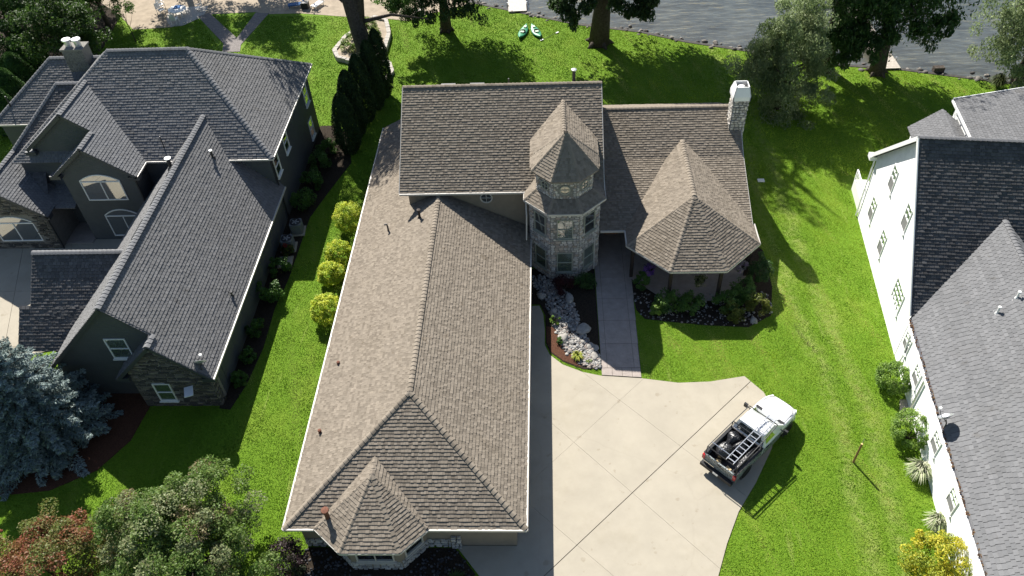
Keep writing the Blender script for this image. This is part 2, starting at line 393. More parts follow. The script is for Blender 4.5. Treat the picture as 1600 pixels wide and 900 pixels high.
def window(house, base, n, w, h, kind='double', arch=0., m_frame=None, m_glass=None, sill=True, fw=.07, name='window'):
    """base: centre of the lower edge on the wall face, n: outward wall normal"""
    m_frame = m_frame or M_WHITE; m_glass = m_glass or M_GLASS
    n = Vector(n).normalized(); r = Vector((0, 0, 1)).cross(n).normalized(); up = Vector((0, 0, 1)); b = Vector(base)
    def P(x, z, d): return b + r * x + up * z + n * d
    if kind == 'round': out = [(w / 2 * math.cos(2 * math.pi * k / 20), h / 2 + h / 2 * math.sin(2 * math.pi * k / 20)) for k in range(20)]
    else:
        out = [(-w / 2, 0), (w / 2, 0)]
        if arch:
            for k in range(11):
                x = w / 2 - w * k / 10; out.append((x, h - arch * (2 * x / w) ** 2))
        else: out += [(w / 2, h), (-w / 2, h)]
    inn = offpoly(out, fw); N_ = len(out); mb = MB()
    vs = [P(x, z, .06) for x, z in out] + [P(x, z, .06) for x, z in inn] + [P(x, z, -.02) for x, z in out] + [P(x, z, .012) for x, z in inn]
    fs = []
    for i in range(N_):
        j = (i + 1) % N_
        fs += [(i, j, N_ + j, N_ + i), (2 * N_ + i, 2 * N_ + j, j, i), (N_ + i, N_ + j, 3 * N_ + j, 3 * N_ + i)]
    mb.add(vs, fs); o = mb.build(name, m_frame, house)
    MB().poly([P(x, z, .014) for x, z in inn]).build('pane', m_glass, o)
    R = Matrix((r, n, up)).transposed()
    def bar(x0, z0, x1, z1, t=.045):
        mb2 = MB(); mb2.beam(P(x0, z0, .035), P(x1, z1, .035), t, .04, up=n); mb2.build('mullion', m_frame, o)
    ww = w / 2 - fw
    if kind == 'double': bar(-ww, h * .5, ww, h * .5)
    if kind == 'pair': bar(0, fw, 0, h - fw)
    if kind == 'sash_grid':
        bar(-ww, h * .5, ww, h * .5, .06); bar(0, h * .5, 0, h - fw, .03); bar(-ww, h * .76, ww, h * .76, .03)
    if kind == 'screen':
        bar(-ww, h * .5, ww, h * .5, .05)
        MB().prism([P(-ww, fw, .022), P(ww, fw, .022), P(ww, h * .47, .022), P(-ww, h * .47, .022)], n * .008).build('insect_screen', M_SCREEN, o)
        bar(0, h * .5, 0, h - fw, .016); bar(-ww, h * .76, ww, h * .76, .016)
    if kind == 'grid':
        for k in (1, 2, 3): bar(-w / 2 + w * k / 4, fw, -w / 2 + w * k / 4, h - fw, .016)
        for k in (1, 2, 3): bar(-ww, h * k / 4, ww, h * k / 4, .016)
    if kind == 'arch':
        zt = h - arch * 1.0 - .12; bar(-ww, zt, ww, zt, .08); bar(0, fw, 0, zt, .07)
    if kind == 'round': bar(0, fw, 0, h - fw, .03); bar(-ww, h / 2, ww, h / 2, .03)
    if sill and kind != 'round': MB().box(b + n * .05 - up * .045, w + .14, .16, .07, R=R).build('sill', m_frame, o)
    return o
def stones(mb, o, r, n, W, Hh, sz=(.2, .42), rows=(.13, .26), pal=((.5, .47, .43), (.36, .34, .32), (.58, .54, .48), (.42, .35, .29)), holes=(), depth=.06, clip=None, gap=.022):
    """random rubble laid on the rectangle o + r*[0,W] + z*[0,Hh]; holes are (x0,x1,z0,z1)"""
    o, r, n = Vector(o), Vector(r), Vector(n); up = Vector((0, 0, 1)); z = 0.
    while z < Hh - .05:
        hgt = min(random.uniform(*rows), Hh - z); x = -random.uniform(0, .1)
        while x < W - .03:
            ww = random.uniform(*sz); x0, x1 = max(x, 0), min(x + ww, W); x += ww
            if x1 - x0 < .05: continue
            cx, cz = (x0 + x1) / 2, z + hgt / 2
            if any(h[0] - .04 < cx < h[1] + .04 and h[2] - .04 < cz < h[3] + .04 for h in holes): continue
            if clip and not clip(cx, cz): continue
            a, c = (x1 - x0) / 2 - gap / 2, hgt / 2 - gap / 2; j = lambda q: q * random.uniform(.82, 1.06)
            pts = [(-j(a), -j(c) * .6), (-j(a) * .55, -j(c)), (j(a) * .6, -j(c)), (j(a), -j(c) * .5), (j(a), j(c) * .55), (j(a) * .5, j(c)), (-j(a) * .6, j(c)), (-j(a), j(c) * .55)]
            dd = depth * random.uniform(.55, 1.2); col = random.choice(pal); g = random.uniform(.8, 1.2); col = tuple(q * g for q in col)
            top = [o + r * (cx + px * .86) + up * (cz + pz * .84) + n * dd for px, pz in pts]; bot = [o + r * (cx + px) + up * (cz + pz) - n * .005 for px, pz in pts]
            k = 8; mb.add(top + bot, [tuple(range(k))] + [(k + i, k + (i + 1) % k, (i + 1) % k, i) for i in range(k)], col)
        z += hgt
def wall_poly(house, pts, n, m, t=.2, name='wall'):
    """a wall slab: pts on its outer face, thickness t inwards"""
    return MB().prism(pts, Vector(n).normalized() * -t).build(name, m, house)
def pipe_vent(house, p, h, r, m, cap=True, name='vent_pipe', mcap=None):
    p = Vector(p); o = MB().tube([p - V(0, 0, .25), p + V(0, 0, h)], r, 10).build(name, m, house)
    MB().lathe(p, [(r * 2.2, -.12), (r * 1.5, .05), (r * 1.1, .1)], 10).build('flashing', m, o)
    if cap: MB().lathe(p + V(0, 0, h), [(r * .9, -.02), (r * 1.7, 0), (r * 1.6, .07), (0.001, .1)], 10).build('cap', mcap or m, o)
    return o
# ================================================================== SETTING
SHORE = [(-1500, 150), (-60, 99), (-16, 86), (-6.1, 80.7), (2.9, 76.1), (9.2, 74.1), (13.3, 71.9), (19.1, 69.7), (25.5, 66.9), (31.5, 65.8), (41.3, 62.6), (60, 57), (1500, 20)]
land = struct(MB().poly([(x, y, 0) for x, y in SHORE[::-1]] + [(-1500, -1500, 0), (1500, -1500, 0)]).build('ground', M_LAWN))
land.data.polygons[0].flip() if land.data.polygons[0].normal.z < 0 else None
mb = MB(); inner = SHORE[1:-1]; outer = [(x + 12 + .1 * x, y + 46) for x, y in inner]
for i in range(len(inner) - 1): mb.poly([(*inner[i], -.55), (*inner[i + 1], -.55), (*outer[i + 1], -3.2), (*outer[i], -3.2)])
mb.poly([(-1500, 100, -3.25), (1500, 20, -3.25), (1500, 1500, -3.25), (-1500, 1500, -3.25)])
struct(mb.build('lake_bed', M_MUD))
wt = MB().prism([(x, y - .02, -.38) for x, y in SHORE[::-1]] + [(-1500, 1500, -.38), (1500, 1500, -.38)], (0, 0, -6)).build('water', M_WATER); struct(wt)
sw = MB()
for a, b in zip(SHORE[1:-1], SHORE[2:]): sw.beam((*a, -.42), (*b, -.42), .35, .92)
struct(sw.build('seawall', mat('wet_stone', (.05, .045, .04), .8, .3, noise=.5, nscale=3, bump=.8, bscale=6)))
# sand terrace by the lake
sand = struct(MB().slab([(-75, 100), (-60, 98.5), (-16.5, 85.8), (-8, 81.3), (-13.8, 78.6), (-14.4, 77.8), (-19, 79), (-21.4, 79.2), (-26.5, 80.3), (-30, 80.3), (-31.5, 80.9), (-36, 80.7), (-37.6, 80.0), (-39.7, 77.9), (-43.8, 77.6), (-46.5, 81), (-56, 90)], -.05, .02).build('sand_beach', M_SAND))
def cut(poly, p, d, gap=.0):
    n = Vector((-d[1], d[0])).normalized(); p = Vector(p); res = []
    for sg in (1, -1):
        out = []; m = len(poly)
        for i in range(m):
            a, b = Vector(poly[i]), Vector(poly[(i + 1) % m]); da, db = sg * (a - p).dot(n) - gap, sg * (b - p).dot(n) - gap
            if da >= 0: out.append(tuple(a))
            if da * db < 0: out.append(tuple(a + (b - a) * (da / (da - db))))
        if len(out) > 2: res.append(out)
    return res
def paved(name, poly, cuts, m, zt=.05, piece='concrete_panel', base=None):
    s = struct(MB().slab(poly, -.05, zt - .025).build(name, base or M_CONC2)); ps = [poly]
    for p, d, g in cuts: ps = [r for q in ps for r in cut(q, p, d, g)]
    for q in ps: MB().slab(q, -.02, zt).build(piece, m, s)
    return s
DRIVE = [(-1.87, 36.4), (-.75, 36.45), (-.5, 35.7), (-.4, 34.4), (-.4, 33), (-.1, 32.2), (.7, 31.4), (1.9, 30.8), (3.0, 30.5), (5.45, 30.28), (7.6, 29.92), (9.5, 30.0), (11.6, 30.4), (12.5, 29.2), (12.95, 27.6), (12.2, 25.3), (10.9, 23.1), (9.7, 21.4), (8.8, 19.6), (8.1, 17.9), (7.2, 14), (6.8, 4), (-7, 4), (-6.6, 13), (-5.6, 15.6), (-3.7, 17.8), (-5.0, 19.42), (-1.87, 19.42)]
paved('driveway', DRIVE, [((12.1, 30.2), (-12.3, -12.1), .02), ((3.7, 28.3), (-3.8, -4), .005), ((0, 27), (8.1, -8.6), .005), ((-.1, 20.7), (3.1, -2.9), .005), ((7.2, 25.4), (5, -5.1), .005)], M_CONC)
# stamped walk: middle slabs, border strips, joints
wk = struct(MB().slab([(3.06, 30.55), (5.45, 30.33), (5.5, 37), (5.62, 39.4), (5.2, 44.5), (3.1, 44.5)], -.04, .028).build('walkway', M_CONC2))
ys = [31.1, 33.05, 35.05, 37.05, 39.05, 41.05, 44.4]
for i in range(6):
    a, b = ys[i] + .012, ys[i + 1] - .012
    for x0, x1 in ((3.08, 3.42), (3.44, 5.06), (5.08, 5.43 + .03 * i)):
        MB().slab([(x0, a), (x1, a), (x1, b), (x0, b)], -.02, .055).build('slab', M_STAMP, wk)
for x0, x1, y0, y1 in ((3.08, 3.7, 30.56, 30.51), (3.72, 4.3, 30.51, 30.46), (4.32, 4.9, 30.46, 30.4), (4.92, 5.43, 30.4, 30.36)):
    MB().slab([(x0, y0), (x1, y1), (x1, 31.08), (x0, 31.08)], -.02, .055).build('slab', M_STAMP, wk)
def bed(name, poly, m, z=.03): return struct(MB().slab(poly, -.05, z).build(name, m))
BEDS = dict(tower=[(-1.75, 40), (3.04, 40), (3.04, 31.05), (1.95, 31.05), (.75, 31.65), (-.05, 32.4), (-.32, 33.2), (-.36, 35.6), (-.7, 36.6), (-1.75, 36.6)],
    porch=[(5.52, 38.6), (5.5, 37.2), (5.62, 36.0), (6.1, 35.2), (7.5, 34.95), (9.8, 34.6), (12.6, 34.4), (14.2, 35.4), (14.8, 38), (14.9, 41.6), (13.7, 43.5), (13.0, 43.5), (13, 40), (9, 37.5)],
    bay=[(-12.7, 19.3), (-13.1, 18.3), (-12.9, 16), (-10, 15), (-7.2, 15.1), (-5.5, 16.3), (-3.9, 17.9), (-5.05, 19.3)],
    lhouse=[(-19.9, 46), (-18.2, 46), (-18.3, 39.5), (-18.6, 36.5), (-18.5, 33), (-18.8, 30), (-19.3, 28.1), (-20, 28.2)],
    lback=[(-19.9, 46), (-18.2, 46), (-17.4, 49), (-16.2, 53), (-17.3, 57.3), (-18.5, 58.5), (-19.9, 58.5)],
    spruce=[(-24.3, 28.5), (-24.6, 25.9), (-25.8, 23.9), (-28, 22.6), (-33, 22), (-37, 24), (-37, 29.8), (-29.6, 29.8), (-29.6, 30.0), (-24.4, 29.9)],
    hedge=[(-60, 55), (-46.5, 60), (-46, 66), (-45.5, 74), (-46.5, 81), (-56, 90), (-75, 99)])
for k, m in dict(tower=M_SOIL, porch=M_SOIL, bay=M_SOIL, lhouse=M_SOIL, lback=M_SOIL, spruce=M_MULCH, hedge=M_SOIL).items(): bed('planting_bed', BEDS[k], m)
bed('bark_mulch', [(-.3, 34.6), (.25, 34.5), (.9, 33.5), (1.5, 32.6), (1.8, 31.2), (.75, 31.72), (0, 32.45), (-.26, 33.2)], M_MULCH, .045)
LDRIVE = [(-48, 43), (-36.2, 42.9), (-36.2, 44.5), (-34.1, 45.7), (-34.1, 43.85), (-28.95, 43.85), (-28.9, 45.7), (-28, 45.7), (-29.15, 40), (-29.15, 36.5), (-32.0, 36.5), (-32.0, 33.0), (-33.6, 32.6), (-37, 29.8), (-48, 29.8)]
paved('neighbour_driveway', LDRIVE, [((-40, 38.4), (1, 0), .012), ((-38.2, 40), (.35, -1), .012), ((-34.5, 40), (.35, -1), .012), ((-40, 33), (1, .05), .012)], M_CONC)
PATH = mat('paver_path', (.2, .18, .17), .9, .15, noise=.3, nscale=5, bump=.7, bscale=7)
for qi, q in enumerate(([(-32.6, 72.2), (-30.8, 72.2), (-31.2, 74.2), (-36.6, 81.0), (-37.6, 80.2), (-33.0, 74.0)], [(-32.0, 74.0), (-31.15, 73.2), (-29.9, 80.5), (-31.4, 80.7)])):
    struct(MB().slab(q, -.02, .035 + .006 * qi).build('garden_path', PATH))
struct(MB().slab([(19.7, 27.1), (20.9, 27.0), (21.0, 28.6), (20.2, 28.6)], -.02, .04).build('stepping_pad', M_CONC))

# ================================================================== MAIN HOUSE
HM = empty('house', (-5, 36, 0), coords_world=True)
tag(HM, 'large tan house with brown shingle roofs, round stone tower and octagonal porch', 'house')
TD = mat('roof_deck_tan', (.2, .17, .14), .9, .1, noise=.1)
xl, xr, yf, ze, xm, zr, yr = -13.26, -1.31, 18.95, 2.6, -7.285, 5.775, 24.93
pg = (zr - ze) / (xm - xl)
zb = lambda x: ze + pg * (x - xl)
garage = [[(xl, yf, ze), (xm, yr, zr), (xm, 41.45, zr), (xl, 41.45, ze)],
          [(xl, 41.45, ze), (-9.35, 41.45, zb(-9.35)), (-9.35, 54.0, zb(-9.35)), (xl, 54.0, ze)],
          [(xr, yf, ze), (xr, 41.45, ze), (xm, 41.45, zr), (xm, yr, zr)],
          [(xl, yf, ze), (xr, yf, ze), (xm, yr, zr)]]
roof(HM, garage, TD, PAL_TAN)
# bay roof
BX = -8.9
bc = [(-11.75, 18.97), (-10.26, 17.68), (-7.34, 17.7), (-6.05, 18.97)]
apx, bk = (BX, 20.99, 4.24), (BX, 22.05, 4.24)
roof(HM, [[(*bc[0], ze), (*bc[1], ze), apx], [(*bc[1], ze), (*bc[2], ze), apx], [(*bc[2], ze), (*bc[3], ze), apx],
          [(*bc[0], ze + .01), apx, bk], [(*bc[3], ze + .01), bk, apx]], TD, PAL_TAN, lift=.02)
# two-storey block
e0, ey, ry, rz_, by = 6.05, 41.0, 47.4, 10.18, 53.8
X0, X1 = -9.83, 3.55
roof(HM, [[(X0, ey, e0), (X1, ey, e0), (X1, ry, rz_), (X0, ry, rz_)], [(X1, by, e0), (X0, by, e0), (X0, ry, rz_), (X1, ry, rz_)]], TD, PAL_TAN)
# tower roofs
TX, TY = .98, 41.3
lo, dr, up_ = octagon(TX, TY, 2.62), octagon(TX, TY, 1.82), octagon(TX, TY, 2.1)
faces = [4, 5, 6, 3, 7]
sk = [[(*lo[i], 6.0), (*lo[(i + 1) % 8], 6.0), (*dr[(i + 1) % 8], 6.6), (*dr[i], 6.6)] for i in (3, 4, 5, 6, 7)]
roof(HM, sk, TD, PAL_TAN, name='skirt_roof', thick=.12)
AP = (1.05, TY, 10.38)
roof(HM, [[(*up_[i], 8.12), (*up_[(i + 1) % 8], 8.12), AP] for i in range(8)], TD, PAL_TAN, name='turret_roof', thick=.1, teeth=.8)
gm = lambda z: ey + (z - e0) / ((rz_ - e0) / (ry - ey))
roof(HM, [[(TX, TY, 9.5), (TX, gm(9.5) + .1, 9.5), (TX - 2.2, gm(8.0), 8.0), (TX - 2.2, TY - .5, 8.0)],
          [(TX, TY, 9.5), (TX + 2.2, TY - .5, 8.0), (TX + 2.2, gm(8.0), 8.0), (TX, gm(9.5) + .1, 9.5)]], TD, PAL_TAN, thick=.1)
# right wing
W0, W1 = 3.3, 13.5
roof(HM, [[(W0, 40.55, 3.0), (W1, 40.55, 3.0), (W1, 45.9, 4.95), (W0, 45.9, 4.95)], [(W0, 45.9, 4.95), (W1, 45.9, 4.95), (W1, 49.3, 6.9), (W0, 49.3, 6.9)],
          [(W1, 55.5, 3.3), (W0, 55.5, 3.3), (W0, 49.3, 6.9), (W1, 49.3, 6.9)]], TD, PAL_TAN)
# porch roof
PX, PY, PA = 9.35, 40.75, 4.29
po = octagon(PX, PY, PA); pa = (PX, PY, 5.65)
roof(HM, [[(*po[4], 3.0), (*po[5], 3.0), pa], [(*po[5], 3.0), (*po[6], 3.0), pa], [(*po[6], 3.0), (*po[7], 3.0), pa],
          [(PX - PA, po[4][1], 3.0), pa, (PX, 47.1, 5.65), (8.21, 45.9, 4.95), (PX - PA, 40.6, 3.02)],
          [(PX + PA, po[7][1], 3.0), (PX + PA, 40.9, 3.02), (10.49, 45.9, 4.95), (PX, 47.1, 5.65), pa]], TD, PAL_TAN, name='porch_roof', lift=.02)
# ridge and hip tiles one by one
ridge_caps(HM, [((xm, yr, zr + .03), (xm, 41.2, zr + .03)), ((xl, yf, ze + .04), (xm, yr, zr + .04)), ((xr, yf, ze + .04), (xm, yr, zr + .04)),
                ((X0, ry, rz_ + .03), (X1, ry, rz_ + .03)),
                ((*po[5], 3.05), (pa[0], pa[1], pa[2] + .04)), ((*po[6], 3.05), (pa[0], pa[1], pa[2] + .04)), ((PX, PY, 5.7), (PX, 47.0, 5.7))], PAL_TAN)
ridge_caps(HM, [((*po[4], 3.05), pa), ((*po[7], 3.05), pa), ((W0 + .3, 49.3, 6.94), (W1, 49.3, 6.94)), ((TX, TY + .8, 9.54), (TX, gm(9.5), 9.54)),
                ((*bc[1], ze + .05), (apx[0], apx[1], apx[2] + .04)), ((*bc[2], ze + .05), (apx[0], apx[1], apx[2] + .04)), ((bc[0][0] + .1, bc[0][1], ze + .08), apx), ((bc[3][0] - .1, bc[3][1], ze + .08), apx), (apx, bk)] +
           [((*up_[i], 8.15), (AP[0], AP[1], AP[2] + .02)) for i in range(8)] + [((*lo[i], 6.04), (*dr[i], 6.64)) for i in (4, 5, 6, 7)], PAL_TAN, joined=True, w=.13)
# gutters and fascias
gz = ze - .03
G = [((xl - .04, yf - .05, gz), (xl - .04, 54.0, gz)), ((xr + .04, yf - .05, gz), (xr + .04, 40.2, gz)), ((xl - .04, yf - .04, gz), (bc[0][0], yf - .04, gz)), ((bc[3][0], yf - .04, gz), (xr + .04, yf - .04, gz))]
G += [((*bc[i], gz - .01), (*bc[i + 1], gz - .01)) for i in range(3)]
G += [((X0, ey - .05, e0 - .05), (-1.6, ey - .05, e0 - .05))] + [((*lo[i], 5.95), (*lo[(i + 1) % 8], 5.95)) for i in (3, 4, 5, 6, 7)]
G += [((*po[i], 2.95), (*po[(i + 1) % 8], 2.95)) for i in (4, 5, 6)] + [((PX - PA - .03, po[4][1], 2.95), (PX - PA - .03, 40.5, 2.95)), ((PX + PA + .03, po[7][1], 2.95), (PX + PA + .03, 41.0, 2.95)), ((3.4, 40.5, 2.94), (5.0, 40.5, 2.94))]
gutters(HM, G, M_CREAM, .1, .13)
gutters(HM, [((X1 + .02, ey, e0 - .06), (X1 + .02, ry, rz_ - .06)), ((X0 - .02, ey, e0 - .06), (X0 - .02, ry, rz_ - .06)), ((W1 + .02, 40.6, 2.95), (W1 + .02, 45.9, 4.88)), ((W1 + .02, 45.9, 4.88), (W1 + .02, 49.3, 6.84))], M_CREAM, .05, .16, name='rake_board')
# walls
wg = MB(); wg.slab([(-12.75, 19.45), (-1.85, 19.45), (-1.85, 41.5), (-9.4, 41.5), (-9.4, 53), (-12.75, 53)], 0, 2.5)
wg.prism([(-12.7, 41.52, 2.45), (-1.9, 41.52, 2.45), (-7.285, 41.52, 5.6)], (0, -.3, 0)); wg.build('wall', M_TAN, HM)
MB().slab([(-9.38, 41.55), (3.15, 41.55), (3.15, 53.2), (-9.38, 53.2)], 0, 5.98).build('wall', M_TAN, HM)
mb = MB()
for x in (-9.37, 3.14 - .2): mb.prism([(x, 41.6, 5.9), (x, 53.2, 5.9), (x, 47.4, 9.85)], (.2, 0, 0))
mb.build('gable_wall', M_TAN, HM)
mb = MB().slab([(3.2, 43.6), (5.6, 43.6), (5.6, 44.6), (6.4, 43.2), (12.4, 43.2), (13.1, 43.6), (13.1, 55), (3.2, 55)], 0, 2.9)
mb.prism([(13.08, 43.7, 2.8), (13.08, 55, 2.8), (13.08, 49.3, 6.6)], (-.2, 0, 0)); mb.build('wall', M_TAN, HM)
bw = [(-11.42, 19.42), (-10.07, 18.18), (-7.55, 18.2), (-6.4, 19.42)]
MB().slab(bw[::-1], .0, 2.48).build('bay_wall', M_TAN, HM)
# stone skirting of the bay
sb = MB(); PALB = ((.42, .4, .36), (.3, .29, .27), (.5, .47, .42))
def face(a, b):
    a, b = Vector(a), Vector(b); r = (b - a); L = r.length; r.normalize(); return a, Vector((r.x, r.y, 0)), Vector((r.y, -r.x, 0)), L
for a, b in zip([(-12.75, 19.42)] + bw, bw + [(-5.2, 19.42)]):
    a_, r_, n_, L_ = face(a, b); stones(sb, (a_.x, a_.y, 0), r_, n_, L_, .75, pal=PALB, depth=.07)
stones(sb, (-5.2, 19.4, 0), (1, 0, 0), (0, -1, 0), .55, 1.1, pal=PALB, depth=.12); sb.build('stone_skirting', M_STONE, HM, kind='stuff')
a_, r_, n_, L_ = face(bw[1], bw[2]); window(HM, (a_.x + 1.25, a_.y, .82), n_, 1.9, 1.35, 'pair', m_frame=M_CREAM)
for i in (0, 2):
    a_, r_, n_, L_ = face(bw[i], bw[i + 1]); m_ = (Vector(bw[i]) + Vector(bw[i + 1])) / 2; window(HM, (m_.x, m_.y, .82), n_, 1.15, 1.35, 'double', m_frame=M_CREAM)
# garage doors on the drive side
for y in (22.5, 26, 29.5):
    d = MB(); d.box((-1.83, y, 1.15), .08, 2.7, 2.3); o = d.build('garage_door', M_CREAM, HM)
    for k in range(4): MB().box((-1.78, y, .3 + k * .56), .03, 2.6, .5).build('panel', M_CREAM, o)
# tower walls, stones and windows
t0 = octagon(TX, TY, 2.26); tw = MB(); tw.slab(t0, 0, 6.02); tw.slab(octagon(TX, TY, 1.76), 6.02, 8.1); tw.build('tower_wall', M_GROUT, HM)
ts = MB(); d1 = octagon(TX, TY, 1.76)
for i in (3, 4, 5, 6, 7):
    a_, r_, n_, L_ = face(t0[i], t0[(i + 1) % 8])
    wins = [(L_ / 2 - .56, L_ / 2 + .56, .62, 2.42), (L_ / 2 - .56, L_ / 2 + .56, 3.62, 5.3)] if i in (4, 5, 6) else []
    stones(ts, (a_.x, a_.y, 0), r_, n_, L_, 6.0, holes=wins)
    m_ = (Vector(t0[i]) + Vector(t0[(i + 1) % 8])) / 2
    if wins:
        window(HM, (m_.x, m_.y, .66), n_, 1.04, 1.75, 'double', m_frame=mat('sage_frame', (.3, .31, .26), .5), m_glass=M_BLIND, fw=.06); window(HM, (m_.x, m_.y, 3.66), n_, 1.04, 1.6, 'double', m_frame=mat('sage_frame'), m_glass=M_BLIND if i == 5 else M_GLASS, fw=.06)
    a_, r_, n_, L_ = face(d1[i], d1[(i + 1) % 8]); m_ = (Vector(d1[i]) + Vector(d1[(i + 1) % 8])) / 2
    stones(ts, (a_.x, a_.y, 6.55), r_, n_, L_, 1.5, sz=(.16, .3), rows=(.11, .2), holes=[(L_ / 2 - .4, L_ / 2 + .4, .33, 1.1)] if i in (4, 5, 6) else [])
    if i in (4, 5, 6): window(HM, (m_.x, m_.y, 6.92), n_, .7, .7, 'round', m_frame=mat('sage_frame'), m_glass=M_GLASS if i != 5 else glass_mat('amber_glass', (.3, .24, .14), .1), fw=.06)
ts.build('fieldstones', M_STONE, HM, kind='stuff')
window(HM, (-4.2, 41.55, 4.75), (0, -1, 0), .85, .85, 'round', m_frame=M_CREAM)
# porch: floor, posts, bay wall with stone foot and window
MB().slab(octagon(PX, PY, 4.0), 0, .07).build('porch_floor', M_STAMP, HM)
pc = octagon(PX, PY, 3.85)
for i in (4, 5, 6, 7): MB().box((*pc[i], 1.47), .22, .22, 2.9).build('porch_post', M_BROWN, HM)
mb = MB()
for i in (4, 5, 6): mb.beam((*pc[i], 2.75), (*pc[i + 1], 2.75), .2, .3)
mb.build('porch_beam', M_BROWN, HM)
pw = octagon(PX, 42.3, 2.6); MB().slab(pw, 0, 2.88).build('bay_wall', M_TAN, HM)
ps = MB()
for i in (4, 5, 6):
    a_, r_, n_, L_ = face(pw[i], pw[i + 1]); stones(ps, (a_.x, a_.y, 0), r_, n_, L_, .9); m_ = (Vector(pw[i]) + Vector(pw[i + 1])) / 2
    window(HM, (m_.x, m_.y, 1.05), n_, 1.3, 1.5, 'double', m_frame=M_CREAM)
ps.build('stone_skirting', M_STONE, HM, kind='stuff')
d = MB().box((4.4, 43.58, 1.08), 1.0, .06, 2.1).build('front_door', M_WOOD, HM); MB().lathe((4.75, 43.52, 1.05), [(.03, 0), (.05, .03), (.01, .06)], 8).build('handle', M_GALV, d)
# chimney
ch = MB(); ch.box((13.15, 48.2, 6.5), .95, 1.05, 4.0); ch = ch.build('chimney', M_GROUT, HM); cs = MB()
for o_, r_, n_, L_ in (((12.675, 47.675, 4.9), (1, 0, 0), (0, -1, 0), .95), ((12.675, 48.725, 4.9), (0, -1, 0), (-1, 0, 0), 1.05), ((13.625, 47.675, 4.9), (0, 1, 0), (1, 0, 0), 1.05)):
    stones(cs, o_, r_, n_, L_, 3.4, depth=.08, pal=((.5, .47, .43), (.36, .34, .31), (.56, .52, .46)))
cs.build('fieldstones', M_STONE, ch, kind='stuff')
cp = MB(); z0, z1 = 8.35, 9.3; A = [(12.55, 47.55), (13.75, 47.55), (13.75, 48.85), (12.55, 48.85)]; B = [(12.7, 47.75), (13.6, 47.75), (13.6, 48.65), (12.7, 48.65)]
for i in range(4):
    j = (i + 1) % 4; n_ = Vector((A[i][1] - A[j][1], A[j][0] - A[i][0])).normalized() * .06
    cp.prism([(*A[i], z0), (*A[j], z0), (*A[j], z0 + .3), (*A[i], z0 + .3)], (n_.x, n_.y, 0)); cp.prism([(*A[i], z0 + .3), (*A[j], z0 + .3), (*B[j], z1), (*B[i], z1)], (n_.x, n_.y, 0))
cp.build('chimney_shroud', M_WHITE, ch); MB().tube([(13.15, 48.3, 8.4), (13.15, 48.3, 9.0)], .16, 12).build('flue', M_GALV, ch); MB().lathe((13.15, 48.3, 9.02), [(.1, 0), (.26, .02), (.2, .1), (0.001, .14)], 12).build('flue_cap', M_WHITE, ch)
# roof vents
for x, y, h, r, m in ((-8.45, 39.6, .6, .08, M_BROWN), (-12.25, 29.0, .12, .06, M_RUST), (-12.4, 24.3, .18, .06, M_RUST), (-11.05, 19.35, .85, .12, M_RUST)):
    z = min(zb(x), ze + pg * (y - yf)); pipe_vent(HM, (x, y, z), h, r, m)
o = MB().tube([(-10.7, 39.7, zb(-10.7) - .1), (-10.7, 39.7, zb(-10.7) + .4), (-10.75, 39.75, zb(-10.7) + .55), (-10.9, 39.75, zb(-10.7) + .52)], .06, 8).build('vent_pipe', M_DARK, HM)
pipe_vent(HM, (1.75, 48.2, 9.66), 1.0, .11, M_DARK, mcap=M_GALV); pipe_vent(HM, (-2.7, 48.5, 9.47), .5, .05, M_DARK, cap=False)
for x in (-6.9, -4.9): MB().box((x, 48.6, 9.45), 1.0, .35, .2).build('ridge_vent', M_DARK, HM)
MB().tube([(-1.55, 40.9, 5.8), (-1.5, 39.9, 4.9), (-1.55, 39.6, 3.1)], .05, 6).build('downpipe', M_CREAM, HM)
MB().tube([(3.0, 39.9, 0.1), (3.0, 40.1, 2.9)], .05, 6).build('downpipe', M_CREAM, HM)
# ================================================================== LEFT HOUSE
HL = empty('house', (-28, 44, 0), coords_world=True)
tag(HL, 'dark slate sided house with grey hip and gable roofs beside the side lawn', 'house')
SD = mat('roof_deck_slate', (.1, .1, .11), .9, .1, noise=.1)
KW = dict(expo=.2, w=(.2, .27), reg=True, thick=.045)
def wedge(cx, x0, x1, y, z0, pitch, rz):   # gable wall outline from eave height z0
    return [(x0, y, z0), (x1, y, z0), (x1, y, rz - pitch * abs(x1 - cx)), (cx, y, rz), (x0, y, rz - pitch * abs(x0 - cx))]
hz = 11.1
roof(HL, [[(-38.3, 45.35, 6), (-19.4, 45.35, 6), (-25.95, 51.9, hz), (-31.84, 51.9, hz)], [(-19.4, 45.35, 6), (-19.4, 58.45, 6), (-25.95, 51.9, hz)],
          [(-19.4, 58.45, 6), (-38.3, 58.45, 6), (-31.84, 51.9, hz), (-25.95, 51.9, hz)], [(-38.3, 58.45, 6), (-38.3, 45.35, 6), (-31.84, 51.9, hz)]], SD, PAL_SLATE, **KW)
# garage wing and its stone front gable
LR = -24.5; lp = 1.01; lz = 8.0
roof(HL, [[(-19.46, 29.45, lz - lp * 5.04), (-19.46, 46.1, lz - lp * 5.04), (LR, 48.2, lz), (LR, 28.9, lz)], [(LR, 28.9, lz), (LR, 48.2, lz), (-29.5, 46, lz - lp * 5), (-29.5, 28.9, lz - lp * 5)],
          [(-19.46, 28.05, lz - lp * 5.04), (-19.46, 29.45, lz - lp * 5.04), (LR, 28.9, lz), (-22.3, 28.9, lz - lp * 2.2), (-22.3, 28.05, lz - lp * 2.2)],
          [(-22.3, 28.05, lz - lp * 2.2), (-22.3, 29.9, lz - lp * 2.2), (-25.1, 29.9, 3.0), (-25.1, 28.05, 3.0)]], SD, PAL_SLATE, **KW)
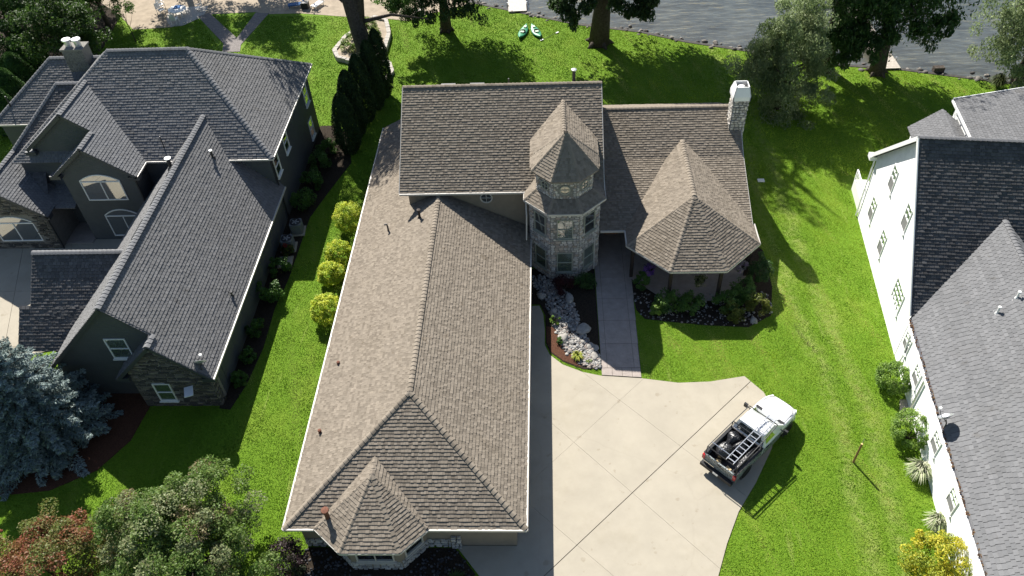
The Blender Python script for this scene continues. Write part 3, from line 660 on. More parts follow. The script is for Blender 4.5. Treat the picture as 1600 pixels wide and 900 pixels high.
# cross roof of the garage
roof(HL, [[(-32.3, 32.2, 2.8), (-28.5, 32.2, 2.8), (-26.3, 35.8, 6.0), (-32.3, 35.8, 6.0)], [(-28.5, 39.4, 2.8), (-32.3, 39.4, 2.8), (-32.3, 35.8, 6.0), (-26.3, 35.8, 6.0)],
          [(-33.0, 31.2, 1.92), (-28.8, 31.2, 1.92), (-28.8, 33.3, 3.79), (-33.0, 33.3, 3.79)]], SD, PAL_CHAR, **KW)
# front gables A (behind) and B (front)
roof(HL, [[(-33.3, 45.6, 9.7), (-33.3, 50.2, 9.7), (-28.5, 45.62, 6)], [(-33.3, 50.2, 9.7), (-33.3, 45.6, 9.7), (-36.9, 45.6, 6.93), (-36.2, 48, 7.4)],
          [(-31.56, 43.45, 8.36), (-31.56, 45.6, 8.36), (-28.5, 45.6, 6), (-28.5, 43.45, 6)], [(-31.56, 45.6, 8.36), (-31.56, 43.45, 8.36), (-34.3, 43.45, 6.2), (-34.3, 45.6, 6.2)]], SD, PAL_GREY, **KW)
# dark cross slope, left gable C, rear-left hip
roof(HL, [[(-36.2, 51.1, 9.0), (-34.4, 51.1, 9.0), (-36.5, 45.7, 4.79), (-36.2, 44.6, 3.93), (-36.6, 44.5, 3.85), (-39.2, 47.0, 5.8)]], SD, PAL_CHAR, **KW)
roof(HL, [[(-39.1, 42.6, 5.9), (-39.1, 47.4, 5.9), (-35.7, 44.9, 3.25), (-35.7, 42.6, 3.25)], [(-39.1, 47.4, 5.9), (-39.1, 42.6, 5.9), (-42.5, 42.6, 3.25), (-42.5, 47.4, 3.25)]], SD, PAL_GREY, **KW)
roof(HL, [[(-42.3, 50.5, 6), (-37, 50.5, 6), (-34, 54.6, 9.2), (-38.2, 54.6, 9.2)], [(-42.3, 58.7, 6), (-42.3, 50.5, 6), (-38.2, 54.6, 9.2)], [(-34, 58.7, 6), (-42.3, 58.7, 6), (-38.2, 54.6, 9.2), (-34, 54.6, 9.2)]], SD, PAL_SLATE, **KW)
roof(HL, [[(-36.25, 43.7, 3.15), (-34.2, 43.7, 3.15), (-34.2, 46.0, 3.8), (-36.25, 46.0, 3.8)]], SD, PAL_SLATE, name='entry_roof', **KW)
ridge_caps(HL, [((-31.84, 51.9, hz + .03), (-25.95, 51.9, hz + .03)), ((-19.4, 45.35, 6.04), (-25.95, 51.9, hz + .03)), ((-19.4, 58.45, 6.04), (-25.95, 51.9, hz + .03)), ((-36, 47.7, 7.8), (-31.84, 51.9, hz)),
                ((LR, 28.9, lz + .05), (LR, 47.9, lz + .05)), ((-32.3, 35.8, 6.05), (-26.4, 35.8, 6.05)), ((-33.3, 45.6, 9.75), (-33.3, 50.2, 9.75)), ((-31.56, 43.45, 8.4), (-31.56, 45.5, 8.4)), ((-22.3, 28.05, 5.82), (-22.3, 29, 5.82)),
                ((-39.2, 47.0, 5.87), (-36.2, 51.1, 9.05)), ((-36.2, 51.1, 9.04), (-34.0, 51.1, 9.04)), ((-39.1, 42.6, 5.95), (-39.1, 47.3, 5.95)), ((-42.3, 50.5, 6.04), (-38.2, 54.6, 9.24)), ((-38.2, 54.6, 9.24), (-34, 54.6, 9.24))], PAL_GREY, joined=True, w=.2, drop=.1)
# walls
MB().slab([(-38.0, 45.8), (-19.85, 45.8), (-19.85, 58.1), (-38.0, 58.1)], 0, 5.9).build('wall', M_DSID, HL)
MB().slab([(-29.2, 30.0), (-19.85, 30.0), (-19.85, 45.7), (-29.2, 45.7)], 0, 2.8).build('wall', M_DSID, HL)
wall_poly(HL, wedge(LR, -29.2, -19.85, 29.35, 0, lp, lz - .18), (0, -1, 0), M_DSID, .6, 'gable_wall')
wall_poly(HL, wedge(-22.3, -24.5, -19.85, 28.45, 0, lp, lz - lp * 2.2 - .16), (0, -1, 0), M_GROUT, .85, 'gable_wall')
MB().slab([(-32.0, 32.6), (-29.25, 32.6), (-29.25, 39), (-32, 39)], 0, 2.7).build('wall', M_DSID, HL)
MB().prism([(-32.02, 32.7, 2.6), (-32.02, 38.9, 2.6), (-32.02, 35.8, 5.7)], (.2, 0, 0)).build('gable_wall', M_DSID, HL)
wall_poly(HL, wedge(-33.3, -36.7, -28.95, 46.0 - .02, 0, .77, 9.52), (0, -1, 0), M_DSID, .15, 'gable_wall')
wall_poly(HL, wedge(-31.56, -34.05, -28.95, 43.9, 0, .77, 8.18), (0, -1, 0), M_DSID, 1.85, 'gable_wall')
wall_poly(HL, wedge(-39.1, -42.1, -36.1, 43.0, 0, .78, 5.72), (0, -1, 0), M_GROUT, 4.0, 'gable_wall')
MB().slab([(-42.0, 50.9), (-38.05, 50.9), (-38.05, 58.3), (-42, 58.3)], 0, 5.9).build('wall', M_DSID, HL)
# ledge stone on the two stone gables
LP = ((.15, .135, .115), (.1, .092, .08), (.2, .175, .145), (.075, .07, .066)); st = MB()
stones(st, (-24.5, 28.43, 0), (1, 0, 0), (0, -1, 0), 4.65, 5.6, sz=(.3, .8), rows=(.09, .17), pal=LP, depth=.05, gap=.012, holes=[(1.0, 2.15, .5, 2.2)], clip=lambda x, z: z < 5.42 - lp * abs(x - 2.2))
stones(st, (-42.1, 42.98, 0), (1, 0, 0), (0, -1, 0), 6.0, 5.7, sz=(.3, .8), rows=(.09, .17), pal=LP, depth=.05, gap=.012, holes=[(1.6, 4.9, .7, 3.1)], clip=lambda x, z: z < 5.45 - .78 * abs(x - 3.0))
stones(st, (-19.83, 28.43, 0), (0, 1, 0), (1, 0, 0), .55, 2.7, sz=(.2, .5), rows=(.09, .17), pal=LP, depth=.05, gap=.012)
st.build('ledge_stones', M_STONE, HL, kind='stuff')
# dark boxed eave returns, rake boards and pale gutters
for c in ((-36.7, 45.85, 6.6), (-34.3, 43.8, 5.95), (-28.75, 43.75, 5.8), (-36.0, 42.9, 3.1), (-24.8, 28.4, 2.85), (-19.75, 28.4, 2.75)): MB().box(c, .75, .55, .28).build('eave_return', M_DTRIM, HL)
for p, q in (((LR, 29.0, lz - .12), (-29.5, 29.0, 2.82)), ((LR, 29.0, lz - .12), (-22.4, 29.0, 5.78)), ((-22.3, 28.1, 5.65), (-19.46, 28.1, 2.8)), ((-22.3, 28.1, 5.65), (-25.1, 28.1, 2.85)), ((-33.3, 45.65, 9.58), (-36.9, 45.65, 6.8)), ((-33.3, 45.65, 9.58), (-31.6, 45.65, 8.25)), ((-31.56, 43.5, 8.24), (-28.5, 43.5, 5.88)), ((-31.56, 43.5, 8.24), (-34.3, 43.5, 6.08)), ((-39.1, 42.65, 5.78), (-35.7, 42.65, 3.13))):
    MB().beam(p, q, .05, .24).build('rake_board', M_DTRIM, HL)
gutters(HL, [((-19.4, 28.1, 2.87), (-19.4, 46.1, 2.87)), ((-19.34, 45.3, 5.92), (-19.34, 58.5, 5.92)), ((-28.4, 45.28, 5.92), (-19.34, 45.28, 5.92)), ((-28.44, 43.5, 5.92), (-28.44, 45.3, 5.92)), ((-42.3, 50.43, 5.92), (-38, 50.43, 5.92)), ((-42.36, 50.4, 5.92), (-42.36, 58.7, 5.92))], M_CREAM, .1, .12)
# windows: gables
window(HL, (-31.5, 43.9, 3.7), (0, -1, 0), 2.9, 2.25, 'arch', arch=.5, sill=False)
window(HL, (-31.1, 43.9, .35), (0, -1, 0), 2.6, 2.5, 'arch', arch=.5, sill=False)
window(HL, (-35.2, 45.98, 3.95), (0, -1, 0), 2.3, 2.2, 'arch', arch=.5, sill=False)
window(HL, (-38.85, 43.0, .75), (0, -1, 0), 3.1, 2.3, 'arch', arch=.5, sill=False)
window(HL, (-24.9, 29.35, 3.4), (0, -1, 0), 1.25, 1.7, 'double', m_glass=M_BLIND)
window(HL, (-22.93, 28.42, .55), (0, -1, 0), 1.05, 1.6, 'double', m_glass=M_BLIND)
for y, z in ((46.9, 3.5), (49.7, 3.6), (56.6, 3.4), (56.0, .6)): window(HL, (-19.85, y, z), (1, 0, 0), 1.1, 1.7, 'double')
d = MB().box((-35.1, 45.95, 1.1), 1.7, .1, 2.2).build('front_door', M_WOOD, HL); MB().lathe((-34.6, 45.88, 1.1), [(.03, 0), (.05, .03), (.01, .06)], 8).build('handle', M_DARK, d)
MB().slab([(-36.1, 43.4), (-34.05, 43.4), (-34.05, 45.9), (-36.1, 45.9)], 0, .09).build('entry_floor', M_STAMP, HL)
for x, y in ((-36.0, 42.85), (-28.85, 43.75), (-19.75, 45.9)): MB().beam((x, y, .1), (x, y, 3.2 if y < 43 else 5.7), .09, .09).build('downpipe', M_DARK, HL)
# chimney with twin metal pots
ch = MB().box((-35.6, 54.2, 9.0), 1.6, 1.1, 2.4).build('chimney', M_GROUT, HL); cs = MB()
stones(cs, (-36.4, 53.65, 8.3), (1, 0, 0), (0, -1, 0), 1.6, 1.9, sz=(.18, .24), rows=(.07, .09), pal=((.2, .19, .18), (.15, .145, .14)), depth=.02, gap=.015); cs.build('bricks', M_STONE, ch, kind='stuff')
MB().box((-35.6, 54.2, 10.26), 1.75, 1.25, .12).build('chimney_crown', M_GROUT, ch)
for x in (-36.0, -35.25):
    f = MB().tube([(x, 54.2, 10.3), (x, 54.2, 10.7)], .24, 14).build('flue', M_GALV, ch); MB().lathe((x, 54.2, 10.75), [(.2, -.05), (.34, 0), (.34, .1), (.3, .12), (0.001, .12)], 14).build('flue_cap', M_GALV, f)
# roof furniture
zl = lambda x: lz - lp * abs(x - LR)
pipe_vent(HL, (-23.2, 44.6, zl(-23.2)), .55, .08, M_DARK, mcap=M_GALV); pipe_vent(HL, (-25.6, 43.2, zl(-25.6)), .75, .13, M_DARK, mcap=M_GALV); pipe_vent(HL, (-27.2, 46.1, 6.6), .9, .035, M_DARK, cap=False)
MB().beam((-27.2, 46.1, 7.1), (-26.9, 46.0, 7.15), .05, .05).build('antenna_arm', M_DARK, HL); MB().beam((-27.4, 46.1, 7.25), (-27.0, 46.1, 7.0), .04, .04).build('antenna_arm', M_DARK, HL)
pipe_vent(HL, (-19.95, 34.4, zl(-19.95)), .25, .06, M_DARK); pipe_vent(HL, (-41, 51.6, 6.9), .8, .05, M_DARK, cap=False)
for y in (35.4, 38.7, 41.7): MB().beam((-25.2, y, zl(-25.2) + .06), (-25.2, y + 1.7, zl(-25.2) + .06), .3, .1, up=(-.71, 0, .7)).build('roof_vent', M_DARK, HL)


# ================================================================== RIGHT HOUSE (own axes, turned 6.2 degrees)
HR = empty('house', (22.35, 45.04, 0), math.radians(-6.2))
tag(HR, 'white sided two storey house with dark grey roofs along the right lawn', 'house')
rp = .9; rz2 = 10.87; rv = -5.81
zf = lambda v: rz2 - rp * abs(v - rv)
KR = dict(expo=.2, w=(.2, .29), reg=True, thick=.04)
WU, WZ, we, wz0 = 4.55, 7.8, -.35, 3.7
PAL_RD = ((.11, .108, .108), (.07, .069, .07)); PAL_RL = ((.17, .171, .176), (.148, .15, .155))
roof(HR, [[(-.3, -13.5, zf(-13.5)), (22, -13.5, zf(-13.5)), (22, rv, rz2), (-.3, rv, rz2)], [(22, .46, zf(.46)), (-.3, .46, zf(.46)), (-.3, rv, rz2), (22, rv, rz2)]], SD, PAL_RD, **KR)
roof(HR, [[(we, -33, wz0), (WU, -33, WZ), (WU, -9.1, WZ + .02), (we, -13.62, wz0 + .02)], [(WU, -33, WZ), (9.4, -33, wz0), (9.4, -13.6, wz0), (WU, -9.1, WZ)]], SD, PAL_RL, lift=.02, **KR)
roof(HR, [[(6.2, -1.5, 6.0), (12, -1.5, 7.1), (12, 7.1, 7.1), (6.2, 6.6, 6.0)]], SD, PAL_RL, **KR)
roof(HR, [[(3.2, .6, 4.45), (3.2, 5.2, 4.45), (5.5, 6.1, 5.5), (5.5, .6, 5.5)], [(5.5, .6, 5.5), (5.5, 6.1, 5.5), (6.6, 5.0, 5.0), (6.6, .6, 5.0)]], SD, PAL_RL, **KR)
ridge_caps(HR, [((-.3, rv, rz2 + .04), (21, rv, rz2 + .04)), ((WU, -32, WZ + .05), (WU, -9.3, WZ + .05))], PAL_RL, joined=True, w=.17)
# walls
MB().prism([(0, .1, 0), (0, -13.1, 0), (0, -13.1, zf(-13.1) - .2), (0, rv, rz2 - .2), (0, .1, zf(.1) - .2)], (18, 0, 0)).build('wall', M_WSID, HR)
MB().slab([(.02, -32.5), (9, -32.5), (9, -13.15), (.02, -13.15)], 0, 3.62).build('wall', M_WSID, HR)
MB().slab([(6.5, .15), (12, .15), (12, 6.8), (6.5, 6.4)], 0, 5.9).build('wall', M_WSID, HR)
MB().slab([(3.5, .15), (6.4, .15), (6.4, 4.9), (3.5, 4.9)], 0, 4.4).build('wall', M_WSID, HR)
gutters(HR, [((we - .05, -33, wz0 - .06), (we - .05, -13.6, wz0 - .06)), ((-.3, .5, zf(.46) - .08), (10, .5, zf(.46) - .08)), ((6.15, -1.4, 5.92), (6.15, 6.6, 5.92))], M_WHITE, .12, .14)
gutters(HR, [((-.33, -13.5, zf(-13.5) - .1), (-.33, rv, rz2 - .1)), ((-.33, .5, zf(.5) - .1), (-.33, rv, rz2 - .1)), ((6.2, 6.66, 5.95), (12, 7.16, 7.03))], M_WHITE, .06, .26, name='rake_board')
MB().box((-.1, .45, 5.05), .7, .6, .3).build('eave_return', M_WHITE, HR)
# leaf litter lying along the gutter
gl = MB()
for k in range(260):
    v = random.uniform(-32, -13.7); gl.box((we + random.uniform(-.06, .16), v, wz0 + .07 + random.uniform(0, .06)), .06, .1, .02, random.uniform(0, 3), col=random.choice([(.16, .08, .04), (.25, .16, .08), (.1, .06, .04)]))
gl.build('leaf_litter', M_LEAF, HR, kind='stuff')
nW = (-1, 0, 0)
for v, z in ((-3.7, 5.4), (-7.65, 5.45), (-2.15, 1.65), (-5.6, 1.62)): window(HR, (0, v, z), nW, .95, 1.75, 'screen', fw=.05, m_glass=M_GREENW)
window(HR, (0, -10.55, 1.75), nW, 1.75, 1.65, 'grid', m_glass=M_GREENW)
for v in (-13.9, -16.4, -20.9, -24.3): window(HR, (.02, v, 1.45), nW, .95, 1.2, 'screen', fw=.05, m_glass=M_GREENW)
for k in range(4): window(HR, (6.5, 1.2 + k * 1.3, 3.3), nW, .9, 1.9, 'double', m_glass=M_GREENW)
MB().tube([(-.12, .15, 0.1), (-.12, .15, 4.9)], .05, 6).build('downpipe', M_WHITE, HR)
MB().tube([(-.3, -13.6, 3.55), (-.06, -13.9, 3.2), (-.05, -14.2, 1.2), (-.25, -14.3, .1)], .05, 6).build('downpipe', M_WHITE, HR)
MB().tube([(-.3, -17.4, 3.55), (-.06, -17.4, 3.3), (-.05, -17.4, .1)], .06, 6).build('downpipe', M_GALV, HR)
for u_, v_ in ((2.9, -15.4), (4.1 - .35, -14.9)):
    z = wz0 + .84 * (u_ - we); o = pipe_vent(HR, (u_, v_, z), .42, .055, M_WHITE); MB().beam((u_ - .22, v_, z - .16), (u_ + .18, v_, z + .18), .42, .02, up=(-.64, 0, .77)).build('flashing_plate', M_WHITE, o)
# back stoop with white railing
sp = MB().box((.6, 2.0, .45), 1.0, 2.8, .9).build('stoop', M_WHITE, HR)
for v in np.linspace(1.0, 3.4, 9): MB().box((.12, v, 1.35), .05, .05, .9).build('baluster', M_WHITE, sp)
MB().box((.12, 2.0, 1.83), .09, 2.6, .08).build('handrail', M_WHITE, sp)
# ================================================================== VEGETATION HELPERS
def unit(a): return a / np.maximum(np.linalg.norm(a, axis=1, keepdims=True), 1e-6)
def leafmesh(name, pts, out, size, col, m, parent=None, aspect=1.8, up=.75, outw=.55, axis=None, kind=None, off=(0, 0, 0)):
    """one rhombic leaf per point; out = outward direction, size per leaf"""
    n = len(pts); nr = unit(RNG.normal(size=(n, 3)) * .75 + np.array([0, 0, up]) + out * outw)
    a = RNG.normal(size=(n, 3)) if axis is None else axis + RNG.normal(size=(n, 3)) * .35
    a = unit(a - nr * (a * nr).sum(1, keepdims=True)); b = np.cross(nr, a)
    L = (size if np.ndim(size) else np.full(n, size))[:, None] * RNG.uniform(.7, 1.3, (n, 1)); W = L / aspect
    bend = nr * L * .12
    vs = np.stack([pts - a * L * .5 - bend, pts + b * W * .5, pts + a * L * .5 - bend, pts - b * W * .5], 1).reshape(-1, 3)
    fs = np.arange(n * 4).reshape(n, 4)
    return npmesh(name, vs, fs, np.repeat(np.clip(col, 0, 1), 4, 0), m, parent, kind, off)
def clump_cloud(centers, rads, per, squash=.8):
    c = np.asarray(centers, float); k = len(c); r = np.asarray(rads, float)
    d = unit(RNG.normal(size=(k * per, 3))); rr = RNG.uniform(.35, 1, (k * per, 1)) ** .6
    idx = np.repeat(np.arange(k), per); p = c[idx] + d * rr * r[idx][:, None] * np.array([1, 1, squash])
    return p, d, idx
def colors(pal, idx, n, jit=.18):
    pal = np.array(pal); k = idx.max() + 1; base = pal[RNG.integers(0, len(pal), k)]; alt = pal[RNG.integers(0, len(pal), n)]
    c = base[idx] * .7 + alt * .3
    return c * RNG.uniform(1 - jit, 1 + jit, (n, 1))
def ell_clumps(R, n, shell=(.55, 1.), lower=-.5, lumps=.18):
    d = unit(RNG.normal(size=(n * 3, 3))); d = d[d[:, 2] > lower][:n]
    ph = RNG.uniform(0, 6.28, 3); w = 1 + lumps * (np.sin(d[:, 0] * 4 + ph[0]) + np.sin(d[:, 1] * 5 + ph[1]) + np.sin(d[:, 2] * 4 + ph[2])) / 2
    return d * np.array(R) * (RNG.uniform(*shell, (len(d), 1)) * w[:, None])
def trunk_mb(h, r, limbs, R, z0, wob=.3, top=.25):
    mb = MB(); pts = [Vector((random.uniform(-1, 1) * wob * t, random.uniform(-1, 1) * wob * t, -.1 + t * h)) for t in (0, .3, .6, 1)]
    mb.tube(pts, [r * 1.25, r, r * .8, r * top], 9)
    for k in range(limbs):
        a = 2.4 * k + random.uniform(-.4, .4); t = random.uniform(.35, .95); s0 = pts[0].lerp(pts[3], t)
        e = Vector((math.cos(a) * R[0] * .75, math.sin(a) * R[1] * .75, z0 + random.uniform(-.2, .6) * R[2]))
        m = s0.lerp(e, .5) + Vector((0, 0, -.1 * R[2])); mb.tube([s0, m, e], [r * .45, r * .28, r * .08], 6)
    return mb
def tree(name, loc, R, z0, nclump, per, leaf, pal, label, cat='tree', th=None, tr=.2, limbs=8, clump=.22, group=None, aspect=1.7, lower=-.6, squash=.8, shell=(.5, 1.), m=None, jit=.2, droop=None, lumps=.2):
    """crown of semi-axes R centred z0 above the base"""
    e = empty(name, loc, random.uniform(0, 6)); tag(e, label, cat, group)
    trunk_mb(th or z0, tr, limbs, R, z0).build('trunk', M_BARK, e, smooth=True)
    cc = ell_clumps(R, nclump, shell, lower, lumps); cr = np.full(len(cc), clump * (R[0] + R[2]) / 2) * RNG.uniform(.7, 1.3, len(cc))
    p, d, idx = clump_cloud(cc, cr, per, squash); p[:, 2] = np.maximum(p[:, 2] + z0, .05); out = unit(p - np.array([0, 0, z0]))
    ax = np.tile([0, 0, -1.], (len(p), 1)) if droop else None
    leafmesh('crown', p, out, leaf, colors(pal, idx, len(p), jit), m or M_LEAF, e, aspect, axis=ax, up=.2 if droop else .5)
    return e
def shrub(name, loc, R, n, leaf, pal, label, cat='shrub', group=None, aspect=1.7, nclump=40, jit=.2, m=None, clump=.3, globe=False):
    e = empty(name, loc, random.uniform(0, 6)); tag(e, label, cat, group)
    mb = MB()
    for k in range(6):
        a = k * 1.05; mb.tube([(0, 0, -.05), (math.cos(a) * R[0] * .3, math.sin(a) * R[1] * .3, R[2] * .6), (math.cos(a) * R[0] * .7, math.sin(a) * R[1] * .7, R[2] * 1.2)], [.03, .022, .008], 5)
    mb.build('stems', M_BARK, e)
    cc = ell_clumps(R, nclump, (.78, .92) if globe else (.6, .95), -.75, .03 if globe else .12); p, d, idx = clump_cloud(cc, np.full(len(cc), clump * R[0]) * RNG.uniform(.7, 1.3, len(cc)), max(4, n // len(cc)), .9)
    p[:, 2] = np.maximum(p[:, 2] + R[2] * .95, .03); out = unit(p - np.array([0, 0, R[2] * .8]))
    leafmesh('foliage', p, out, leaf, colors(pal, idx, len(p), jit), m or M_LEAF, e, aspect, up=.9, outw=.45)
    return e
def tuft(name, loc, r, h, n, pal, label, cat='grass clump', group=None, w=.03):
    """fountain of arching blades"""
    e = empty(name, loc); tag(e, label, cat, group)
    a = RNG.uniform(0, 6.28, n); ln = RNG.uniform(.45, 1, n); bd_ = RNG.uniform(.35, 1.15, n); o = np.stack([np.cos(a), np.sin(a), np.zeros(n)], 1); sd = np.stack([-np.sin(a), np.cos(a), np.zeros(n)], 1)
    vs = []; ww = np.array([w, w * .9, .004])
    for t, rr, hh, k in ((0, .06, 0, 0), (.5, .5, .95, 1), (1, 1., .55, 2)):
        c = o * (rr * r * ln * bd_)[:, None] + np.array([0, 0, 1]) * (hh * h * ln * (1.45 - .45 * bd_))[:, None]; vs += [c - sd * ww[k], c + sd * ww[k]]
    vs = np.stack(vs, 1).reshape(-1, 3); b = np.arange(n)[:, None] * 6
    fs = np.concatenate([b + np.array([[0, 1, 3, 2]]), b + np.array([[2, 3, 5, 4]])]); col = np.array(pal)[RNG.integers(0, len(pal), n)] * RNG.uniform(.8, 1.2, (n, 1))
    npmesh('blades', vs, fs, np.repeat(col, 6, 0), M_BLADE, e); return e
G_DARK = ((0.045, 0.101, 0.024), (0.061, 0.132, 0.028), (0.081, 0.162, 0.036), (0.036, 0.081, 0.024))
G_MID = ((0.074, 0.158, 0.026), (0.102, 0.205, 0.034), (0.131, 0.242, 0.047), (0.055, 0.121, 0.026))
G_WILLOW = ((.2, .27, .105), (.24, .31, .13), (.29, .35, .17), (.13, .19, .065))
G_WILLOW_OLD = ((0.112, 0.158, 0.068), (0.143, 0.195, 0.083), (0.18, 0.225, 0.112), (0.075, 0.12, 0.045))
G_SPRUCE = ((.22, .285, .275), (.28, .35, .34), (.35, .42, .41), (.14, .19, .18))
G_YEL = ((.58, .63, .055), (.48, .58, .05), (.68, .69, .09), (.28, .42, .04))
G_LIME = ((.18, .3, .05), (.24, .36, .06), (.13, .23, .04))

# ------------------------------------------------------------------ trees
def spruce(loc, h, R):
    e = empty('blue_spruce', loc); tag(e, 'wide blue spruce with layered silvery branches left of the front lawn', 'tree')
    MB().tube([(0, 0, -.1), (0, 0, h * .5), (0, 0, h)], [.28, .18, .03], 8).build('trunk', M_BARK, e)
    P, A, O, CI, SZ = [], [], [], [], []; k = 0; z = .5; br = MB()
    while z < h:
        t = z / h; rad = R * (1 - t) ** .8 + .15; nb = max(5, int(15 * (1 - t) + 5)); ph = random.uniform(0, 6)
        for b in range(nb):
            a = ph + 2 * math.pi * b / nb + random.uniform(-.15, .15); L = rad * random.uniform(.72, 1.1); d = np.array([math.cos(a), math.sin(a), 0])
            drop = -.12 * L * (1 - t) + .25 * t * L
            tip = np.array([0, 0, z]) + d * L + np.array([0, 0, drop]); br.tube([(0, 0, z), tuple(tip * .97 + np.array([0, 0, z]) * .03)], [.05, .01], 4, cap=False)
            m = int(100 * L); s = RNG.uniform(.15, 1, m) ** .7; side = np.array([-d[1], d[0], 0]); wd = .42 * (1.05 - s) * L * .55 + .12
            off = RNG.uniform(-1, 1, m) * wd
            p = np.array([0, 0, z]) + d * (s * L)[:, None] + side * off[:, None] + np.array([0, 0, 1]) * (drop * s ** 1.6 - .1 * np.abs(off) + RNG.uniform(-.07, .1, m))[:, None]
            P.append(p); A.append(d[None] * .8 + side[None] * np.sign(off)[:, None] * .75 + np.array([0, 0, .1])); O.append(np.tile(d * .3 + np.array([0, 0, .9]), (m, 1))); CI.append(np.full(m, k)); k += 1
        z += .34 if z < h * .8 else .25
    br.build('branches', M_BARK, e)
    P = np.concatenate(P); col = colors(G_SPRUCE, np.concatenate(CI), len(P), .25)
    leafmesh('crown', P, np.concatenate(O), .2, col, M_NEEDLE, e, 3.0, up=.2, outw=1., axis=np.concatenate(A))
spruce((-29.9, 26.4, 0), 8.6, 4.3)
tree('maple_tree', (-17.7, 17.3, 0), (3.8, 3.6, 2.9), 3.6, 260, 330, .125, ((.12, .2, .04), (.145, .235, .045), (.09, .165, .03), (.17, .26, .06), (.12, .21, .04), (.3, .33, .17), (.28, .2, .12)), 'big green maple with pale tipped crown at the bottom edge of the picture', tr=.2, limbs=14, clump=.16, shell=(.45, 1.02), lumps=.25)
tree('red_maple', (-23.6, 16.6, 0), (3.3, 3.0, 2.6), 3.0, 190, 220, .12, ((.27, .08, .05), (.3, .11, .06), (.16, .2, .05), (.2, .2, .06), (.13, .19, .04)), 'red leaved maple in the bottom left corner', tr=.14, limbs=10, clump=.17)
shrub('purple_shrub', (-13.3, 18.0, 0), (1.05, 1.05, 1.2), 3800, .12, ((.045, .022, .028), (.06, .03, .035), (.035, .03, .02), (.03, .05, .015)), 'dark purple leaved shrub at the front left corner of the tan house')
# tall trees by the lake, crowns above the top of the picture
def tall(name, loc, h, r, lean, R, zc, pal, label, n=260, per=90, leaf=.3, droop=True, group='tall trees along the lake shore', fork=False, hang=(), m=None):
    e = empty(name, loc); tag(e, label, 'tree', group); mb = MB(); top = Vector((lean[0], lean[1], h)); pts = [Vector((0, 0, -.2)), Vector((lean[0] * .15, lean[1] * .15, h * .18)), Vector((lean[0] * .45, lean[1] * .45, h * .5)), top]
    mb.tube(pts, [r * 1.5, r, r * .75, r * .15], 12)
    for k in range(5): a = k * 1.3; mb.tube([(math.cos(a) * r * .6, math.sin(a) * r * .6, .5), (math.cos(a) * r * 2.1, math.sin(a) * r * 2.1, -.1)], [r * .5, r * .2], 6)
    if fork: mb.tube([pts[1].lerp(pts[2], .2), pts[2] + Vector((1.5, .4, -.5)), top + Vector((3, 0, -1))], [r * .75, r * .5, r * .1], 10)
    for k in range(12):
        a = 2.4 * k; s0 = pts[2].lerp(top, k / 13) if k > 3 else pts[1].lerp(pts[2], .3 + .2 * k)
        en = s0 + Vector((math.cos(a) * R[0] * .8, math.sin(a) * R[1] * .8, random.uniform(-.1, .2) * R[2])); mb.tube([s0, s0.lerp(en, .5) + Vector((0, 0, .6)), en], [r * .3, r * .18, .03], 6)
    mb.build('trunk', M_BARK, e, smooth=True)
    cc = ell_clumps(R, n, (.35, 1.), -.9, .3) + np.array([lean[0] * .6, lean[1] * .6, zc]); cr = RNG.uniform(.5, 1.1, len(cc)) * R[0] * .22
    if len(hang):
        hc = np.array([(x + RNG.normal() * .35, y + RNG.normal() * .5, z + RNG.normal() * .4) for x, y, z in hang for _ in range(5)]); cc = np.concatenate([cc, hc]); cr = np.concatenate([cr, RNG.uniform(.35, .7, len(hc))])
    p, d, idx = clump_cloud(cc, cr, per, 1.1); keep = p[:, 2] > .3; p, idx = p[keep], idx[keep]
    leafmesh('crown', p, unit(p - np.array([0, 0, zc])), leaf, colors(pal, idx, len(p)), m or M_LEAF, e, 2.6, axis=np.tile([0, 0, -1.], (len(p), 1)) if droop else None, up=.2)
    return e
G_FIR = ((0.034, 0.069, 0.021), (0.048, 0.09, 0.028), (0.066, 0.113, 0.034))
tall('cottonwood_tree', (-15.9, 64.7, 0), 22, .75, (-3.5, 2.5), (8.0, 5.5, 6), 16.5, G_MID, 'tall tree with bare leaning grey forked trunk behind the dark columnar hedge', fork=True, n=190, per=80, droop=False, leaf=.36, hang=[(1.9, 7, 5.2), (2.8, 7.5, 5.5), (.8, 6.5, 5.0)])
tall('fir_tree', (-10.3, 75.5, 0), 16, .42, (0, 0), (4.6, 4.2, 6.0), 8.5, G_FIR, 'dark fir with straight trunk left of the two green kayaks', n=420, per=110, leaf=.3, m=M_NEEDLE, hang=[(-3.2, -3.5, 3.8), (-2.4, -4, 3.5), (-1.2, -4.2, 3.9), (1.0, -4.2, 4.0), (2.3, -4, 3.7), (3.4, -3.6, 4.1), (-4.2, -3, 4.0), (0, -3, 4.6), (2, -2.6, 4.8), (-2, -2.6, 4.8)])
tall('weeping_tree', (5.0, 72.0, 0), 27, .7, (2.0, 3.5), (8.6, 7.5, 9.0), 14.5, G_FIR, 'thick trunked tree with drooping dark branches right of the two green kayaks', n=620, per=100, leaf=.46, hang=[(-3.4, -3.2, 5.0), (-2.6, -3.8, 4.9), (-1.5, -3.4, 5.4), (1.6, -3.0, 5.2), (2.6, -3.2, 4.9), (3.6, -3.6, 4.8), (4.3, -3, 5.2), (-4.2, -2.6, 5.4)])
tall('willow_tree', (25.0, 66.0, 0), 22, .55, (1, .5), (6.0, 4.5, 7.5), 12.5, G_DARK, 'tall dark willow between the silvery willow and the wooden dock', n=380, per=120, leaf=.32, hang=[(-2.5, -2, 5), (-1.2, -2.4, 4.6), (.5, -2.2, 5.2), (1.8, -1.8, 4.4), (-.4, -1.2, 3.4), (-1.8, -1.4, 3.2), (1.2, -1, 3.0)])
